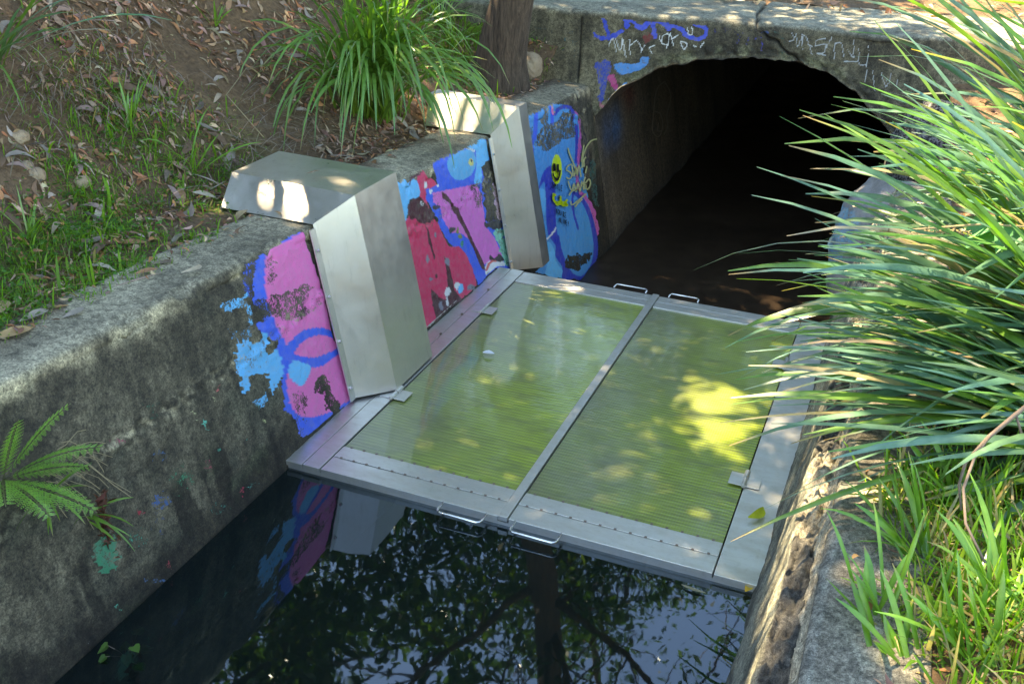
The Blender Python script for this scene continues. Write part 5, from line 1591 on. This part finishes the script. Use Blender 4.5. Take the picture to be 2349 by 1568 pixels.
tree('tree', path, rad, limbs, cen, .17, 11, .095, .036, (.045, .085, .022), 'rough-barked tree leaning right behind the far steel cover, its crown mirrored in the water', 4)

def big_tree(x, y, h, r, ncl, per, L, wd, col, label, seed, z0=None, zlo=.35, spread=.34):
    random.seed(seed)
    zb = float(gz(x, y)) if z0 is None else z0
    path = [np.array((x, y, zb - .3))]
    d = np.array((random.uniform(-.1, .1), random.uniform(-.1, .1), 1.0))
    for i in range(8): path.append(path[-1] + d * h / 8.5); d = d + np.array((random.gauss(0, .07), random.gauss(0, .07), 0))
    path = np.array(path); rad = np.linspace(.16, .03, 9) * h / 9
    limbs = []; cen = []
    for i in range(ncl):
        t = random.uniform(zlo, 1.0); k = t * 8; p0 = path[int(k)] * (1 - k % 1) + path[min(int(k) + 1, 8)] * (k % 1)
        a = random.uniform(-PI, PI); Lb = r * random.uniform(.35, 1.0) * (1.15 - .5 * t)
        P = limb_path(p0, (math.cos(a), math.sin(a), random.uniform(-.1, .6)), Lb, 6, .17)
        limbs.append((P, .05 * (1.2 - t), .008))
        for q in P[2:]: cen.append(q + np.array([random.gauss(0, .25) for _ in range(3)]))
        cen.append(P[-1])
    tree('tree', path, rad, limbs, np.array(cen), spread, per, L, wd, col, label, seed)
big_tree(-5.6, 6.2, 9, 3.0, 44, 40, .13, .05, (.04, .075, .02), 'tall tree up the left bank, seen only as dark foliage in the water', 21, zlo=.28)
big_tree(-4.3, 9.4, 10, 3.0, 44, 36, .14, .055, (.035, .07, .02), 'tall tree beyond the embankment whose crown is mirrored in the middle of the water', 22, zlo=.25)
big_tree(-7.5, 1.2, 9, 3.4, 50, 62, .13, .05, (.045, .08, .02), 'leafy tree above the left bank shading the wall', 23)
# unseen shade tree: crown clumps set along the sun's rays to shade the drain
random.seed(24)
rng = np.random.default_rng(240)
gx_ = rng.uniform(-3.4, 1.1, 1500); gy_ = rng.uniform(-2.6, 4.6, 1500); hh_ = rng.uniform(3.6, 6.4, 1500)
cen = np.stack([gx_, gy_, 0 * gx_ + .6], 1) + SD * (hh_ / SD[2])[:, None]
k_ = lit_at(cen) < .3
cen = cen[k_]
ctr = np.array((-4.6, 2.0, 5.6))
path = np.array([(-5.4, 1.6, 1.6), (-5.3, 1.7, 2.6), (-5.1, 1.8, 3.6), (-4.8, 1.9, 4.6), (-4.6, 2.0, 5.4), (-4.5, 2.1, 6.2), (-4.4, 2.1, 7.0)])
limbs = []
for c in cen[:70]:
    p0 = path[random.randint(2, 5)]
    mid = (p0 + c) / 2 + np.array((0, 0, .25))
    limbs.append(([p0, mid, c], .045, .008))
tree('tree', path, [.24, .2, .18, .15, .12, .09, .04], limbs, cen, .16, 22, .15, .07, (.045, .085, .02), 'broad unseen tree on the left bank, its crown added between sun and drain for shade', 24)
big_tree(-4.4, -.3, 8, 3.0, 56, 70, .12, .048, (.045, .085, .02), 'dense unseen tree on the left bank nearest the camera, added for shade', 27, zlo=.38)  # unseen tree added to close sun gaps over drain and bank
big_tree(1.8, 9.8, 7.8, 2.8, 64, 62, .12, .05, (.035, .07, .02), 'low tree behind the middle of the embankment', 29, zlo=.12)
big_tree(-4.6, 7.6, 5.4, 2.6, 50, 60, .13, .05, (.035, .07, .02), 'dark tree behind the left end of the headwall', 30, zlo=.12)
big_tree(-1.0, 9.6, 7.4, 2.6, 60, 62, .12, .05, (.035, .07, .02), 'dark tree behind the embankment just right of the leaning trunk', 35, zlo=.12)
big_tree(4.4, 8.2, 7.0, 2.6, 40, 55, .12, .05, (.05, .09, .02), 'tree behind the right end of the headwall', 34, zlo=.15)
big_tree(2.2, 11.0, 9, 2.6, 40, 50, .13, .05, (.05, .09, .02), 'tree beyond the headwall at the right', 25, zlo=.2)
big_tree(-9.5, 10, 13, 4.5, 60, 60, .2, .08, (.035, .065, .018), 'distant tall tree on the slope at the left', 26, zlo=.15)
# dark shrubs under the trees behind the headwall
random.seed(9)
def shrub(x, y, r, h, n, col, label, seed):
    rng = np.random.default_rng(seed)
    zb = float(gz(x, y))
    root = empty('shrub', (x, y, zb), label, 'shrub')
    cen = rng.normal(0, 1, (n, 3)); cen /= np.linalg.norm(cen, axis=1)[:, None]; cen *= rng.uniform(.3, 1, (n, 1)) ** .4
    cen = cen * np.array((r, r, h / 2)) + np.array((x, y, zb + h * .55))
    mb = MB()
    for c in cen[::4]: mb.tube([(0, 0, -.05), (c[0] - x) * .3 * np.array((1, 0, 0)) + (c[1] - y) * .3 * np.array((0, 1, 0)) + np.array((0, 0, (c[2] - zb) * .5)), c - np.array((x, y, zb))], .008, 5, False)
    mb.build('stem', M['bark'], root)
    V, F, Cc = leaves_at(cen, .09, 22, .075, .03, col, rng)
    obj('foliage', mk_mesh('foliage', V - np.array((x, y, zb)), F, M['canopy'], cols=Cc), root)
shrub(-2.1, 4.6, .6, .9, 60, (.05, .10, .02), 'dark leafy shrub behind the tree trunk', 31)
shrub(-3.1, 3.9, .6, .8, 60, (.06, .12, .02), 'green shrub on the upper bank left of the tree', 32)
shrub(2.6, 5.6, .5, .7, 50, (.09, .17, .03), 'sunlit low shrub behind the right end of the headwall', 33)
